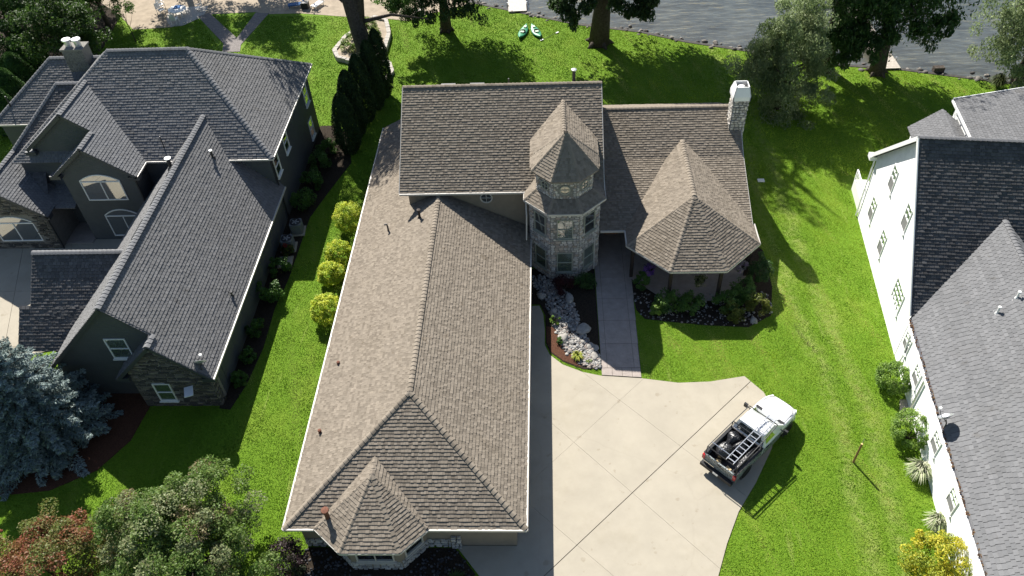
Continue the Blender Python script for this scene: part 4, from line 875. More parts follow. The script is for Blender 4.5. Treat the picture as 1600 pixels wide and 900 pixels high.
tree('willow_tree', (19.6, 59.8, 0), (3.7, 3.0, 4.8), 4.9, 300, 150, .24, G_WILLOW, 'broad silvery green willow with foliage reaching the lawn behind the stone chimney', tr=.28, limbs=12, clump=.17, lower=-.95, aspect=3., droop=True, shell=(.5, 1.), lumps=.5, group='tall trees along the lake shore')
tall('willow_tree', (29.6, 65.2, 0), 17, .5, (-.8, -.5), (6.5, 4.2, 6.5), 10.0, G_DARK, 'dark willow with bare trunk standing at the foot of the wooden dock', n=430, per=110, leaf=.34, hang=[(-3.2, -2.6, 4.8), (-2.2, -3, 4.4), (-1, -2.6, 5.2), (1.4, -2.2, 5.0), (2.4, -2, 4.8), (3.4, -1.6, 5.2), (-3, -1.4, 3.2), (4.2, -1, 5.4), (-4, -2.2, 3.6), (-5, -2.4, 4.4), (-4.4, -1.6, 2.4)])
tall('willow_tree', (41.2, 63.4, 0), 11, .35, (.3, 0), (4.2, 3.4, 4.8), 5.4, G_WILLOW, 'grey green willow at the right end of the shore', n=230, per=110, leaf=.24, hang=[(-2.6, -1.6, 3.4), (-2.0, -2.4, 2.4), (-1.2, -2.8, 1.6), (-2.8, -.6, 4.6)])
for x, y, lb in ((-42.5, 90.0, 'tree above the picture edge whose shade falls on the paver path'), (-35.0, 91.0, 'tree above the picture edge whose shade falls right of the paver path')): tall('shore_tree', (x, y, 0), 18, .4, (0, 0), (4.6, 4.2, 5.5), 12.5, G_MID, lb, n=200, per=70, leaf=.4, droop=False)
# dark columnar hedge behind the tan house
ARB = ((0.022, 0.049, 0.015), (0.034, 0.063, 0.019), (0.044, 0.078, 0.022))
def columnar(x, y, h, r, label, group, pal=ARB, name='arborvitae'):
    e = empty(name, (x, y, 0)); tag(e, label, 'tree', group); MB().tube([(0, 0, -.1), (0, 0, h * .8)], [.1, .03], 6).build('trunk', M_BARK, e)
    n = int(2100 * h * r); t = RNG.uniform(0, 1, n) ** .9; a = RNG.uniform(0, 6.28, n); prof = r * np.sqrt(np.clip(1 - t ** 2.4, 0, 1)) * (.55 + .45 * np.minimum(1, t * 4)); k = RNG.uniform(.75, 1.04, n) * (1 + .1 * np.sin(a * 5 + t * 9))
    p = np.stack([np.cos(a) * prof * k, np.sin(a) * prof * k, .08 + t * h * .98], 1); o = np.stack([np.cos(a), np.sin(a), np.full(n, .3)], 1)
    leafmesh('crown', p, o, .17, colors(pal, np.minimum((t * 20).astype(int) * 8 + (a * 1.27).astype(int), 199), n), M_NEEDLE, e, 2.4, up=.2, outw=1.2, axis=np.tile([0, 0, 1.], (n, 1)))
    return e
for i, (x, y, h, r) in enumerate(((-16.5, 54.6, 5.6, 1.1), (-16.4, 57.0, 6.2, 1.15), (-15.9, 59.2, 6.4, 1.1), (-15.3, 61.2, 6.6, 1.0), (-14.9, 63.2, 6.6, 1.0))):
    columnar(x, y, h, r, ('shortest and nearest dark evergreen of the row behind the tan house', 'second nearest dark columnar evergreen of the row behind the tan house', 'middle dark columnar evergreen of the row behind the tan house', 'fourth dark columnar evergreen of the row behind the tan house', 'farthest dark columnar evergreen, against the bare grey trunk')[i], 'columnar evergreens behind the tan house')
for i, (x, y) in enumerate(((-47.6, 58.6), (-48.3, 61.6), (-48.8, 64.4), (-49.6, 67.2), (-50.6, 70.0))):
    columnar(x, y, 4.6, 1.5, ('rounded green cypress nearest the corner of the slate house', 'second rounded green cypress left of the slate house chimney', 'third rounded green cypress in the hedge left of the slate house', 'fourth rounded green cypress in the hedge left of the slate house', 'farthest rounded green cypress in the hedge by the woods')[i], 'cypress hedge left of the slate house', G_DARK, 'cypress')
for i, (x, y, R, z0) in enumerate(((-44.5, 66.5, (3.6, 3.4, 3.8), 5.2), (-49.0, 73.0, (4.2, 4.0, 4.4), 5.8), (-46.8, 78.5, (3.4, 3.4, 4.2), 5.4), (-54.0, 66.5, (4.2, 4.0, 4.4), 5.8), (-56.5, 76, (4.8, 4.6, 4.8), 6), (-51.5, 83.0, (4.2, 4.0, 4.4), 5.6))):
    tree('woodland_tree', (x, y, 0), R, z0, 130, 110, .27, G_DARK if i % 2 else ((.035, .075, .014), (.05, .1, .016), (.065, .12, .022)), ('bright green tree just behind the slate house chimney', 'dark tree in the wood left of the chimney', 'green tree beside the thin staked sapling', 'dark tree at the left edge above the cypresses', 'bright green tree in the upper left corner', 'dark tree at the far end of the wood by the beach')[i], group='woodland trees in the upper left', tr=.22, clump=.2, aspect=2.2)
tree('sapling', (-42.5, 74.9, 0), (1.3, 1.3, 1.3), 3.6, 30, 45, .16, G_MID, 'thin young sapling with small crown on the back lawn', tr=.05, limbs=5, clump=.25)
# ------------------------------------------------------------------ shrubs
for (x, y, R, h), lb in zip(((-14.75, 44.6, 1.15, 1.25), (-14.9, 41.0, 1.0, .95), (-15.1, 39.0, .95, .85), (-14.65, 35.4, 1.1, 1.1)), ('tallest and farthest yellow green ball shrub left of the long roof', 'second yellow green ball shrub from the far end of the long roof', 'smallest yellow green ball shrub left of the long roof', 'nearest yellow green ball shrub left of the long roof')):
    shrub('ball_shrub', (x, y, 0), (R, R, h), 9500, .095, G_YEL, lb, group='yellow green ball shrubs along the tan garage', nclump=150, clump=.17, globe=True)
shrub('round_shrub', (19.95, 29.6, 0), (1.05, 1.05, .9), 6000, .1, G_LIME, 'lime green round shrub by the concrete pad at the white wall', nclump=130, clump=.17, globe=True)
shrub('round_shrub', (19.75, 25.9, 0), (1.15, 1.15, 1.0), 6500, .1, G_LIME, 'larger lime green round shrub above the pale grass clump at the white wall', nclump=130, clump=.17, globe=True)
shrub('yellow_shrub', (18.6, 18.2, 0), (1.75, 1.6, 1.35), 9500, .11, ((.52, .46, .03), (.58, .52, .05), (.36, .4, .04), (.22, .3, .03)), 'large yellow flowering shrub in the bottom right corner', nclump=110, clump=.17)
PG = ((.42, .45, .28), (.3, .36, .18), (.5, .5, .36))
tuft('grass_clump', (19.5, 23.6, 0), .85, .95, 700, PG, 'pale variegated grass clump between round shrub and yellow shrub'); tuft('grass_clump', (19.4, 20.6, 0), .75, .85, 500, PG, 'pale variegated grass clump touching the yellow flowering shrub')
# shady border along the slate house
i = 0
LBL = ['shaded green bush %s' % s for s in ('behind the farther air conditioner', 'at the rear corner of the slate house', 'under the rear window of the slate house', 'between the rear corner and the air conditioners', 'just in front of the concrete pad', 'with red blooms in front of the air conditioners', 'halfway along the shaded slate wall', 'nearer half of the shaded slate wall', 'near the stone corner of the slate house', 'closest to the stone corner of the slate house')]
for (x, y, R, h) in ((-18.9, 47.4, .9, .8), (-18.3, 54.3, .9, .7), (-18.6, 52.2, .95, .85), (-18.7, 49.8, .9, .8), (-19.0, 39.9, .7, .75), (-18.9, 41.9, .45, .5), (-19.0, 37.4, .9, .95), (-19.15, 34.2, .6, .6), (-19.15, 32.0, .55, .5), (-19.2, 30.2, .5, .4)):
    shrub('bush', (x, y, 0), (R, R, h), 2000, .14, G_MID if i != 5 else ((.06, .1, .02), (.25, .02, .03), (.05, .09, .02)), LBL[i], group='bushes along the shaded slate wall', nclump=26); i += 1
# beds round the porch, tower and bay
i = 0
PB = ['green bush at the walk end of the porch bed', 'dense green bush below the left porch post', 'dense green bush between the two porch posts', 'green bush right of the right porch post', 'tall green bush at the right side of the porch', 'yellowish feathery bush at the front of the porch bed', 'yellowish bush at the right tip of the porch bed', 'green bush between porch and lawn on the right', 'small lime plant at the lit corner of the porch bed']
for (x, y, R, h), pl in zip(((6.1, 38.0, .5, .75), (7.6, 36.2, .95, .7), (9.1, 35.9, .9, .7), (11.4, 36.0, .9, .75), (12.6, 37.0, .9, .9), (11.6, 35.2, .75, .6), (13.3, 35.8, .8, .7), (13.9, 38.6, .9, 1.1), (6.9, 35.75, .45, .4)), (G_MID, G_MID, G_MID, G_MID, G_MID, ((.1, .13, .02), (.13, .15, .025)), ((.12, .15, .02), (.16, .17, .03)), G_DARK, G_LIME)):
    shrub('bush', (x, y, 0), (R, R, h), 1900, .12, pl, PB[i], group='bushes in the porch bed', nclump=24); i += 1
shrub('red_shrub', (.9, 38.0, 0), (.8, .7, .6), 1900, .1, ((.05, .012, .015), (.07, .02, .02)), 'dark red shrub at the foot of the stone tower')
shrub('bush', (2.35, 38.3, 0), (.75, .7, .5), 1600, .1, G_DARK, 'dark green bush right of the red shrub at the tower foot')
shrub('small_plant', (.3, 34.9, 0), (.3, .3, .45), 500, .1, G_LIME, 'upright lime plant at the tip of the bark mulch', nclump=12)
shrub('small_plant', (.55, 33.2, 0), (.28, .28, .25), 500, .08, G_MID, 'small dark green plant in the bark mulch', nclump=12)
tuft('grass_clump', (1.6, 31.95, 0), .5, .42, 220, ((.3, .33, .03), (.22, .28, .03), (.4, .4, .06)), 'yellow green grass clump among the river rocks by the drive')
tuft('grass_clump', (2.35, 31.6, 0), .25, .2, 120, ((.16, .22, .02), (.1, .16, .02)), 'tiny green tuft among the river rocks near the walk')
for (x, y), lb in zip(((-11.3, 16.6), (-9.2, 15.9), (-6.0, 17.0), (-4.9, 17.4)), ('dry grass clump left of the bay window', 'dry grass clump under the middle of the bay window', 'dry grass clump right of the bay window', 'green grass clump at the drive corner of the bay bed')):
    tuft('grass_clump', (x, y, 0), .75, .55, 260, ((.13, .12, .05), (.09, .1, .035)) if y != 17.4 else ((.05, .09, .02), (.07, .11, .02)), lb)
# hanging flower baskets under the porch eave
def basket(x, y, z, pal, label):
    e = empty('flower_basket', (x, y, z)); tag(e, label, 'flower basket', 'hanging baskets under the porch eave')
    MB().lathe((0, 0, 0), [(.1, 0), (.22, .1), (.27, .25), (.25, .25)], 12).build('pot', M_BROWN, e)
    mb = MB()
    for k in range(3): a = k * 2.1; mb.tube([(.25 * math.cos(a), .25 * math.sin(a), .24), (0, 0, 2.75 - z)], .006, 4)
    mb.build('chain', M_DARK, e)
    p, d, idx = clump_cloud(ell_clumps((.42, .42, .4), 30, (.6, 1), -.8) + np.array([0, 0, .15]), np.full(30, .14), 45); leafmesh('flowers', p, d, .07, colors(pal, idx, len(p)), M_LEAF, e, 1.2)
basket(6.55, 38.3, 1.35, ((.22, .08, .42), (.12, .05, .3), (.05, .1, .03), (.3, .15, .5)), 'hanging basket of purple flowers at the left porch corner'); basket(9.8, 37.2, 1.3, ((.5, .42, .3), (.1, .14, .03), (.08, .12, .03)), 'hanging basket of cream flowers between the porch posts'); basket(12.6, 38.6, 1.3, ((.5, .45, .5), (.35, .25, .4), (.08, .12, .03)), 'hanging basket of pale pink flowers at the right porch corner')
# ------------------------------------------------------------------ rocks
ICO_V = []; ph_ = (1 + 5 ** .5) / 2
for a, b in ((1, ph_), (-1, ph_), (1, -ph_), (-1, -ph_)): ICO_V += [(0, a, b), (a, b, 0), (b, 0, a)]
ICO_V = np.array(ICO_V) / np.linalg.norm(ICO_V[0])
ICO_F = np.array([(i, j, k) for i in range(12) for j in range(i + 1, 12) for k in range(j + 1, 12) if all(np.linalg.norm(ICO_V[p] - ICO_V[q]) < 1.1 for p, q in ((i, j), (j, k), (i, k)))])
for t, f in enumerate(ICO_F):
    if np.dot(np.cross(ICO_V[f[1]] - ICO_V[f[0]], ICO_V[f[2]] - ICO_V[f[0]]), ICO_V[f[0]]) < 0: ICO_F[t] = f[::-1]
def pebbles(name, pts, size, pal, parent=None):
    n = len(pts); s = RNG.uniform(*size, (n, 1, 1)) * RNG.uniform(.6, 1.25, (n, 1, 3)) * np.array([1, 1, .7]); a = RNG.uniform(0, 6.28, n); v = ICO_V[None] * s * RNG.uniform(.88, 1.1, (n, 12, 1))
    x, y = v[..., 0] * np.cos(a)[:, None] - v[..., 1] * np.sin(a)[:, None], v[..., 0] * np.sin(a)[:, None] + v[..., 1] * np.cos(a)[:, None]
    vs = (np.stack([x, y, v[..., 2]], -1) + np.asarray(pts)[:, None]).reshape(-1, 3); fs = (ICO_F[None] + np.arange(n)[:, None, None] * 12).reshape(-1, 3)
    o = npmesh(name, vs, fs, np.repeat(np.array(pal)[RNG.integers(0, len(pal), n)] * RNG.uniform(.8, 1.2, (n, 1)), 12, 0), M_ROCK, parent, 'stuff'); return o
RP = ((.3, .29, .27), (.2, .2, .2), (.38, .36, .33), (.15, .145, .14), (.25, .21, .185)); pl = []
for (x0, y0, w0), (x1, y1, w1) in zip(((-.6, 39, .8), (.2, 37.4, .9), (.9, 35.8, .9), (1.0, 34.6, .85), (1.5, 33.3, .9), (2.0, 32.2, .9)), ((.2, 37.4, .9), (.9, 35.8, .9), (1.0, 34.6, .85), (1.5, 33.3, .9), (2.0, 32.2, .9), (2.85, 31.25, .35))):
    n = 300; t = RNG.uniform(0, 1, n); w_ = w0 + (w1 - w0) * t; pl.append(np.stack([x0 + (x1 - x0) * t + RNG.uniform(-1, 1, n) * w_, y0 + (y1 - y0) * t + RNG.uniform(-.4, .4, n), np.full(n, .06)], 1))
pl = np.concatenate(pl); pl = pl[inpoly(pl[:, :2], BEDS['tower']) & ~inpoly(pl[:, :2], octagon(TX, TY, 2.35))]
tag(pebbles('river_rocks', pl, (.05, .13), RP), 'bed of grey and white river rocks winding from tower to walk', 'rocks')
bp = np.stack([RNG.uniform(-12.8, -4, 900), RNG.uniform(15.2, 19.2, 900), np.full(900, .05)], 1); bp = bp[inpoly(bp[:, :2], BEDS['bay']) & ~inpoly(bp[:, :2], [(-11.5, 19.4), (-10, 17.8), (-7.4, 17.8), (-6, 19.4)])]
tag(pebbles('lava_rocks', bp, (.05, .1), ((.06, .06, .065), (.09, .09, .095), (.04, .04, .045))), 'dark rock mulch under the bay window', 'rocks')
bp = np.stack([RNG.uniform(5.5, 14.5, 500), RNG.uniform(34.5, 37.5, 500), np.full(500, .05)], 1); bp = bp[inpoly(bp[:, :2], BEDS['porch'])]
tag(pebbles('border_rocks', bp, (.04, .1), RP), 'scattered grey rocks in the shaded porch bed', 'rocks')
def boulder(x, y, s, label, col=(.3, .285, .26), grp='boulders in the river rock bed'):
    import bmesh
    bm = bmesh.new(); bmesh.ops.create_icosphere(bm, subdivisions=3, radius=1); ph = [random.uniform(0, 6) for _ in range(6)]
    for v in bm.verts:
        c = v.co; k = 1 + .12 * math.sin(3 * c.x + ph[0]) + .1 * math.sin(4 * c.y + ph[1]) + .08 * math.sin(5 * c.z + ph[2]) + .05 * math.sin(9 * c.x + 7 * c.y + ph[3]); v.co = Vector((c.x * s * k * random.uniform(.98, 1.02), c.y * s * .8 * k, c.z * s * .55 * k))
    me = bpy.data.meshes.new('boulder'); bm.to_mesh(me); bm.free(); me.materials.append(mat('boulder_%.2f' % col[0], col, .9, .2, noise=.25, nscale=5, bump=.4, bscale=12))
    me.polygons.foreach_set('use_smooth', [True] * len(me.polygons)); o = bpy.data.objects.new('boulder', me); C.objects.link(o); s *= .85; o.location = (x, y, s * .3); o.rotation_euler = (0, 0, random.uniform(0, 6)); tag(o, label, 'boulder', grp)
for x, y, s, lb in ((2.05, 34.2, .48, 'largest flat grey boulder midway along the river rock bed'), (1.25, 37.0, .42, 'shaded boulder just below the red shrub'), (.8, 33.5, .38, 'white boulder lit by the sun beside the bark mulch'), (2.45, 32.9, .25, 'small boulder on the tower side of the rock bed near the walk'), (2.8, 32.7, .24, 'small boulder touching the walk'), (2.7, 32.0, .3, 'round dark boulder at the walk end of the rock bed'), (2.35, 31.6, .22, 'small boulder nearest the drive'), (-.6, 37.3, .35, 'shaded boulder under the garage eave'), (.2, 35.9, .3, 'shaded boulder at the left edge of the rock bed'), (2.0, 33.2, .22, 'little boulder below the largest flat one')): boulder(x, y, s, lb)
boulder(13.6, 35.2, .3, 'pale boulder at the right tip of the porch bed', grp=None) if False else boulder(13.0, 34.9, .28, 'pale boulder at the right tip of the porch bed')

sr = []
for a_, b_ in zip(SHORE[2:-1], SHORE[3:]):
    L_ = math.hypot(b_[0] - a_[0], b_[1] - a_[1]); n = int(L_ * 5); t = RNG.uniform(0, 1, n); sr.append(np.stack([a_[0] + (b_[0] - a_[0]) * t, a_[1] + (b_[1] - a_[1]) * t + RNG.normal(.15, .35, n), RNG.uniform(-.35, .05, n)], 1))
tag(pebbles('shore_rocks', np.concatenate(sr), (.12, .34), ((.12, .11, .1), (.2, .18, .16), (.07, .065, .06))), 'dark rocks piled along the seawall of the lake', 'rocks')
# ================================================================== PICKUP TRUCK
M_TW = mat('truck_white', (.8, .8, .8), .25, .5, coat=.6, noise=.03)
def camo():
    m = mat('camo_wrap', (.5, .5, .5), .35, .5, coat=.4); t = m.node_tree; N = t.nodes; L = t.links; p = N['Principled BSDF']; tc = N.new('ShaderNodeTexCoord')
    mp = N.new('ShaderNodeMapping'); mp.inputs['Scale'].default_value = (3.2, 3.2, 5); L.new(tc.outputs['Object'], mp.inputs[0])
    n = N.new('ShaderNodeTexNoise'); n.inputs['Scale'].default_value = 2.2; n.inputs['Detail'].default_value = 8; n.inputs['Distortion'].default_value = 1.6; L.new(mp.outputs[0], n.inputs[0])
    r = N.new('ShaderNodeValToRGB'); r.color_ramp.interpolation = 'CONSTANT'; e = r.color_ramp.elements; e[0].color = (.03, .035, .035, 1); e[1].position = .45; e[1].color = (.16, .19, .19, 1)
    for ps, c in ((.52, (.36, .4, .4, 1)), (.58, (.09, .1, .1, 1)), (.64, (.55, .58, .57, 1))): q = e.new(ps); q.color = c
    L.new(n.outputs[0], r.inputs[0]); L.new(r.outputs[0], p.inputs['Base Color']); return m
M_CAMO = camo(); M_TYRE = mat('tyre_rubber', (.02, .02, .02), .85, .2, noise=.2); M_BLACKP = mat('black_plastic', (.018, .018, .02), .55, .4, noise=.15)
M_ALU = mat('aluminium', (.72, .73, .75), .32, .5, metal=.85, noise=.08); M_RED = mat('red_lens', (.45, .02, .025), .2, .6); M_LENS = mat('clear_lens', (.75, .77, .8), .1, .7)
THD = math.radians(44.4); TO = Vector((8.85, 23.45, 0))
def loft(mb, secs):
    n = len(secs[0]); vs = [p for s in secs for p in s]
    fs = [(i * n + k, (i + 1) * n + k, (i + 1) * n + k + 1, i * n + k + 1) for i in range(len(secs) - 1) for k in range(n - 1)]
    fs += [tuple(range(n)), tuple(range((len(secs) - 1) * n, len(secs) * n))[::-1]]
    mb.add(vs, fs)
T = empty('pickup_truck', TO, THD); tag(T, 'white pickup truck with camouflage bed sides and a ladder rack parked on the drive edge', 'truck')
W = 1.04
def sec(x, w, zb, zt, crown=.03, r=.1):
    h = [(w * .94, zb), (w * .985, zb + .12), (w, (zb + zt) / 2), (w * .985, zt - r * 1.3), (w * .95, zt - r * .35), (w * .88, zt), (w * .45, zt + crown), (0, zt + crown * 1.25)]
    return [Vector((x, -y, z)) for y, z in h] + [Vector((x, y, z)) for y, z in h[-2::-1]]
b = MB(); loft(b, [sec(2.5, W, .5, 1.25, 0, .05), sec(3.2, W, .48, 1.25, 0, .05), sec(4.3, W, .48, 1.25, .0, .06), sec(4.42, W * .99, .48, 1.27, .04), sec(4.8, W * .985, .48, 1.26, .07), sec(5.2, W * .97, .48, 1.23, .08), sec(5.55, W * .945, .48, 1.18, .08), sec(5.8, W * .9, .49, 1.12, .07), sec(5.98, W * .83, .5, 1.06, .06), sec(6.1, W * .72, .54, .99, .04), sec(6.18, W * .56, .58, .92, .02), sec(6.21, W * .4, .6, .86, .02)])
b.build('body', M_TW, T, smooth=True)
# lower doors wear the same wrap
for s in (-1, 1):
    d = MB(); d.prism([(2.6, s * 1.035, .55), (4.1, s * 1.035, .55), (4.2, s * 1.035, 1.1), (2.6, s * 1.035, 1.1)], (0, s * .018, 0)); d = d.build('door', M_CAMO, T)
    MB().box((2.85, s * 1.075, 1.12), .2, .04, .05).build('handle', M_BLACKP, d)
    f = MB(); f.prism([(4.3, s * 1.02, .85), (5.5, s * 1.0, .85), (5.4, s * 1.0, 1.02), (4.3, s * 1.025, 1.06)], (0, s * .022, 0)); f.build('fender_wrap', M_CAMO, T)
seam = MB()
for s in (-1, 1):
    for x in (2.56, 4.22): seam.box((x, s * 1.052, .88), .014, .012, .7)
    seam.beam((4.5, s * .86, 1.276), (5.6, s * .82, 1.222), .014, .03); seam.beam((5.6, s * .82, 1.222), (6.0, s * .6, 1.09), .014, .03)
seam.beam((4.5, -.86, 1.285), (4.5, .86, 1.285), .014, .05); seam.build('panel_seams', M_BLACKP, T, kind='stuff')
# cab
lo4 = [(2.52, .99), (4.55, .97)]; c = MB(); zb_, zt_ = 1.24, 1.92
R0 = [(2.52, -1.0), (4.62, -.97), (4.62, .97), (2.52, 1.0)]; R1 = [(2.72, -.8), (3.72, -.76), (3.72, .76), (2.72, .8)]; R2 = [(2.86, -.66), (3.55, -.62), (3.55, .62), (2.86, .66)]
c.add([(x, y, zb_) for x, y in R0] + [(x, y, zt_) for x, y in R1] + [(x, y, zt_ + .06) for x, y in R2], [(i, (i + 1) % 4, 4 + (i + 1) % 4, 4 + i) for i in range(4)] + [(4 + i, 4 + (i + 1) % 4, 8 + (i + 1) % 4, 8 + i) for i in range(4)] + [(8, 9, 10, 11)])
c.build('cab', M_TW, T)
def pane(i, j, a, bq, lo_, hi, off=.012):
    A, B_, C_, D = Vector((*R0[i], zb_)), Vector((*R0[j], zb_)), Vector((*R1[j], zt_)), Vector((*R1[i], zt_))
    f = lambda u, v: (A.lerp(B_, u)).lerp(D.lerp(C_, u), v); n = (B_ - A).cross(D - A).normalized()
    MB().prism([f(a, lo_), f(bq, lo_), f(bq, hi), f(a, hi)], n * off).build('window_pane', M_CARGLASS, T)
pane(1, 2, .06, .94, .06, .9); pane(0, 1, .12, .56, .12, .84); pane(2, 3, .44, .88, .12, .84); pane(3, 0, .1, .9, .15, .85)
MB().beam((4.6, -.9, 1.3), (4.6, .9, 1.3), .16, .03).build('wiper_cowl', M_BLACKP, T)
# bed
bd = MB()
for s in (-1, 1): bd.prism([(.06, s * (W - .11), .6), (2.46, s * (W - .11), .6), (2.46, s * (W - .11), 1.28), (.06, s * (W - .11), 1.28)], (0, s * .11, 0))
bd.build('bed_side', M_CAMO, T)
for s in (-1, 1): MB().box((1.26, s * (W - .055), 1.3), 2.42, .15, .035).build('bed_rail', M_BLACKP, T)
MB().box((1.28, 0, .72), 2.42, 1.86, .06).build('bed_floor', M_BLACKP, T); MB().box((2.44, 0, 1.0), .06, 1.86, .58).build('bed_front', M_BLACKP, T)
tg = MB().box((.04, 0, 1.0), .08, 1.9, .58).build('tailgate', M_CAMO, T); MB().box((-.005, 0, 1.15), .02, .22, .09).build('handle', M_BLACKP, tg)
for s in (-1, 1):
    MB().box((.01, s * .98, 1.05), .12, .16, .34).build('taillight', M_RED, T); MB().box((5.97, s * .7, .9), .26, .3, .15, -s * .5).build('headlight', M_LENS, T)
MB().box((-.12, 0, .58), .22, 2.0, .22).build('rear_bumper', M_BLACKP, T); MB().box((-.236, 0, .6), .012, .32, .16).build('licence_plate', M_WHITE, T)
MB().prism([(5.8, -.96, .46), (6.1, -.82, .46), (6.28, -.5, .46), (6.32, 0, .46), (6.28, .5, .46), (6.1, .82, .46), (5.8, .96, .46)], (0, 0, .24)).build('front_bumper', M_TW, T); MB().box((6.18, 0, .83), .06, .9, .2).build('grille', M_BLACKP, T)
for s in (-1, 1):
    a = MB().tube([(4.2, s * .98, 1.25), (4.18, s * 1.2, 1.28)], .03, 6).build('mirror_arm', M_BLACKP, T); MB().box((4.17, s * 1.29, 1.34), .12, .22, .27).build('mirror', M_BLACKP, T)
RY = Matrix.Rotation(math.pi / 2, 3, 'X')
for x in (1.15, 5.05):
    for s in (-1, 1):
        MB().lathe((x, s * .98, .42), [(.001, -.06), (.5, -.06), (.5, .06), (.001, .06)], 22, R=RY).build('wheel_arch', M_BLACKP, T)
        w = MB().lathe((x, s * .93, .4), [(.22, -.13), (.37, -.13), (.4, -.08), (.4, .08), (.37, .13), (.22, .13)], 22, R=RY).build('wheel', M_TYRE, T)
        MB().lathe((x, s * .93, .4), [(.001, -.08), (.23, -.11), (.23, .11), (.001, .08)], 14, R=RY).build('rim', M_ALU, w)
rk = MB()
for s in (-1, 1):
    rk.tube([(.12, s * .97, 1.3), (.12, s * .95, 1.86), (2.4, s * .95, 1.92), (3.75, s * .9, 2.04)], .028, 6)
    rk.tube([(2.35, s * .97, 1.3), (2.35, s * .95, 1.92)], .028, 6)
for x, z in ((.12, 1.86), (2.36, 1.92), (3.75, 2.04)): rk.tube([(x, -.95 if x < 3 else -.9, z), (x, .95 if x < 3 else .9, z)], .028, 6)
rk.build('ladder_rack', M_BLACKP, T); MB().tube([(.5, -.3, 1.87), (.5, .95, 1.87)], .022, 6).build('rack_bar', M_ALU, T)
LD = empty('ladder', TO + Matrix.Rotation(THD, 3, 'Z') @ Vector((.1, -.46, 1.95)), THD); tag(LD, 'aluminium ladder lying on the rack of the white pickup', 'ladder')
for y in (-.22, .22): MB().beam((0, y, 0), (3.85, y, .17), .035, .085).build('rail', M_ALU, LD)
for k in range(12): x = .15 + k * .32; MB().beam((x, -.22, x * .044), (x, .22, x * .044), .045, .03).build('rung', M_ALU, LD)
import bmesh
def lump(name, lx, ly, z, sx, sy, sz, label, rz=0, m=None, cat='bag'):
    bm = bmesh.new(); bmesh.ops.create_icosphere(bm, subdivisions=4, radius=1); ph = [random.uniform(0, 6) for _ in range(8)]
    for v in bm.verts:
        c = v.co; k = 1 + .1 * math.sin(3 * c.x + 2 * c.z + ph[0]) + .08 * math.sin(5 * c.y + 3 * c.x + ph[1]) + .05 * abs(math.sin(9 * c.x + 8 * c.y + ph[2])) + .04 * abs(math.sin(13 * c.y - 11 * c.z + ph[3])) + .03 * math.sin(21 * c.x + 17 * c.z + ph[4])
        v.co = Vector((c.x * sx * k, c.y * sy * k, max(c.z * k, -.55) * sz))
    me = bpy.data.meshes.new(name); bm.to_mesh(me); bm.free(); me.materials.append(m or mat('bag_plastic', (.016, .016, .018), .32, .5, noise=.2, nscale=5, bump=.6, bscale=9))
    me.polygons.foreach_set('use_smooth', [True] * len(me.polygons)); o = bpy.data.objects.new(name, me); C.objects.link(o)
    o.location = TO + Matrix.Rotation(THD, 3, 'Z') @ Vector((lx, ly, z)); o.rotation_euler = (0, 0, THD + rz); tag(o, label, cat, 'bags in the truck bed' if cat == 'bag' else None)
lump('rubbish_bag', 1.02, .38, 1.02, .48, .44, .5, 'roundest black rubbish bag near the tailgate of the pickup')
lump('rubbish_bag', 1.95, .5, 1.0, .42, .4, .42, 'black rubbish bag in the front left corner of the pickup bed')
lump('rubbish_bag', 1.85, -.05, .98, .45, .36, .42, 'black rubbish bag half under the ladder in the pickup bed')
lump('tarpaulin', 1.35, -.72, .98, .95, .17, .34, 'crumpled long black tarpaulin along the right bed side', .03, cat='tarpaulin')
BRD = mat('raw_plywood', (.5, .38, .22), .8, .2, noise=.2, nscale=6)
for lx, ly, r_, lb in ((.36, .28, .5, 'pale plywood offcut at the tailgate, the one clear of the ladder'), (.32, -.32, -.2, 'pale plywood offcut at the tailgate under the ladder end')):
    o = MB().box((0, 0, 0), .42, .3, .03).build('plywood_offcut', BRD); o.location = TO + Matrix.Rotation(THD, 3, 'Z') @ Vector((lx, ly, .82)); o.rotation_euler = (.05, .12, THD + r_); tag(o, lb, 'board')

# ================================================================== SMALL THINGS
e = empty('wooden_stake', (16.4, 24.41, 0)); tag(e, 'lone wooden stake with bright cut top on the right lawn', 'stake')
MB().tube([(0, 0, -.2), (.03, .02, 1.7)], .06, 8).build('post', mat('stake_wood', (.28, .17, .07), .8, .2, noise=.3, nscale=9), e); MB().lathe((.03, .02, 1.7), [(.062, 0), (.058, .03), (.001, .035)], 8).build('cut_top', mat('fresh_wood', (.6, .47, .2), .8, .2), e)
MB().tube([(.05, .05, 1.7), (.1, .14, 2.0)], .012, 5).build('spike', M_GALV, e)
def ac(x, y, label):
    e = empty('air_conditioner', (x, y, .1), .1); tag(e, label, 'air conditioner', 'air conditioners beside the slate house'); G_ = mat('ac_grey', (.16, .17, .175), .55, .4, noise=.1)
    p = [(a * .42 + math.copysign(.0, a), b_ * .42) for a, b_ in ((-1, -.8), (-.8, -1), (.8, -1), (1, -.8), (1, .8), (.8, 1), (-.8, 1), (-1, .8))]
    MB().slab(p, 0, .85).build('case', G_, e); t = MB().lathe((0, 0, .85), [(.4, 0), (.38, .04), (.3, .05), (.3, .02)], 20).build('fan_shroud', M_DARK, e)
    for k in range(5): a = k * 1.257; MB().box((.14 * math.cos(a), .14 * math.sin(a), .875), .26, .1, .015, a).build('fan_blade', M_GALV, t)
    lv = MB()
    for k in range(8): lv.prism([(q[0] * 1.03, q[1] * 1.03, .08 + k * .09) for q in p], (0, 0, .03))
    lv.build('louvres', G_, e)
    MB().box((0, 0, -.06), 1.1, 1.1, .1).build('pad', M_CONC, e)
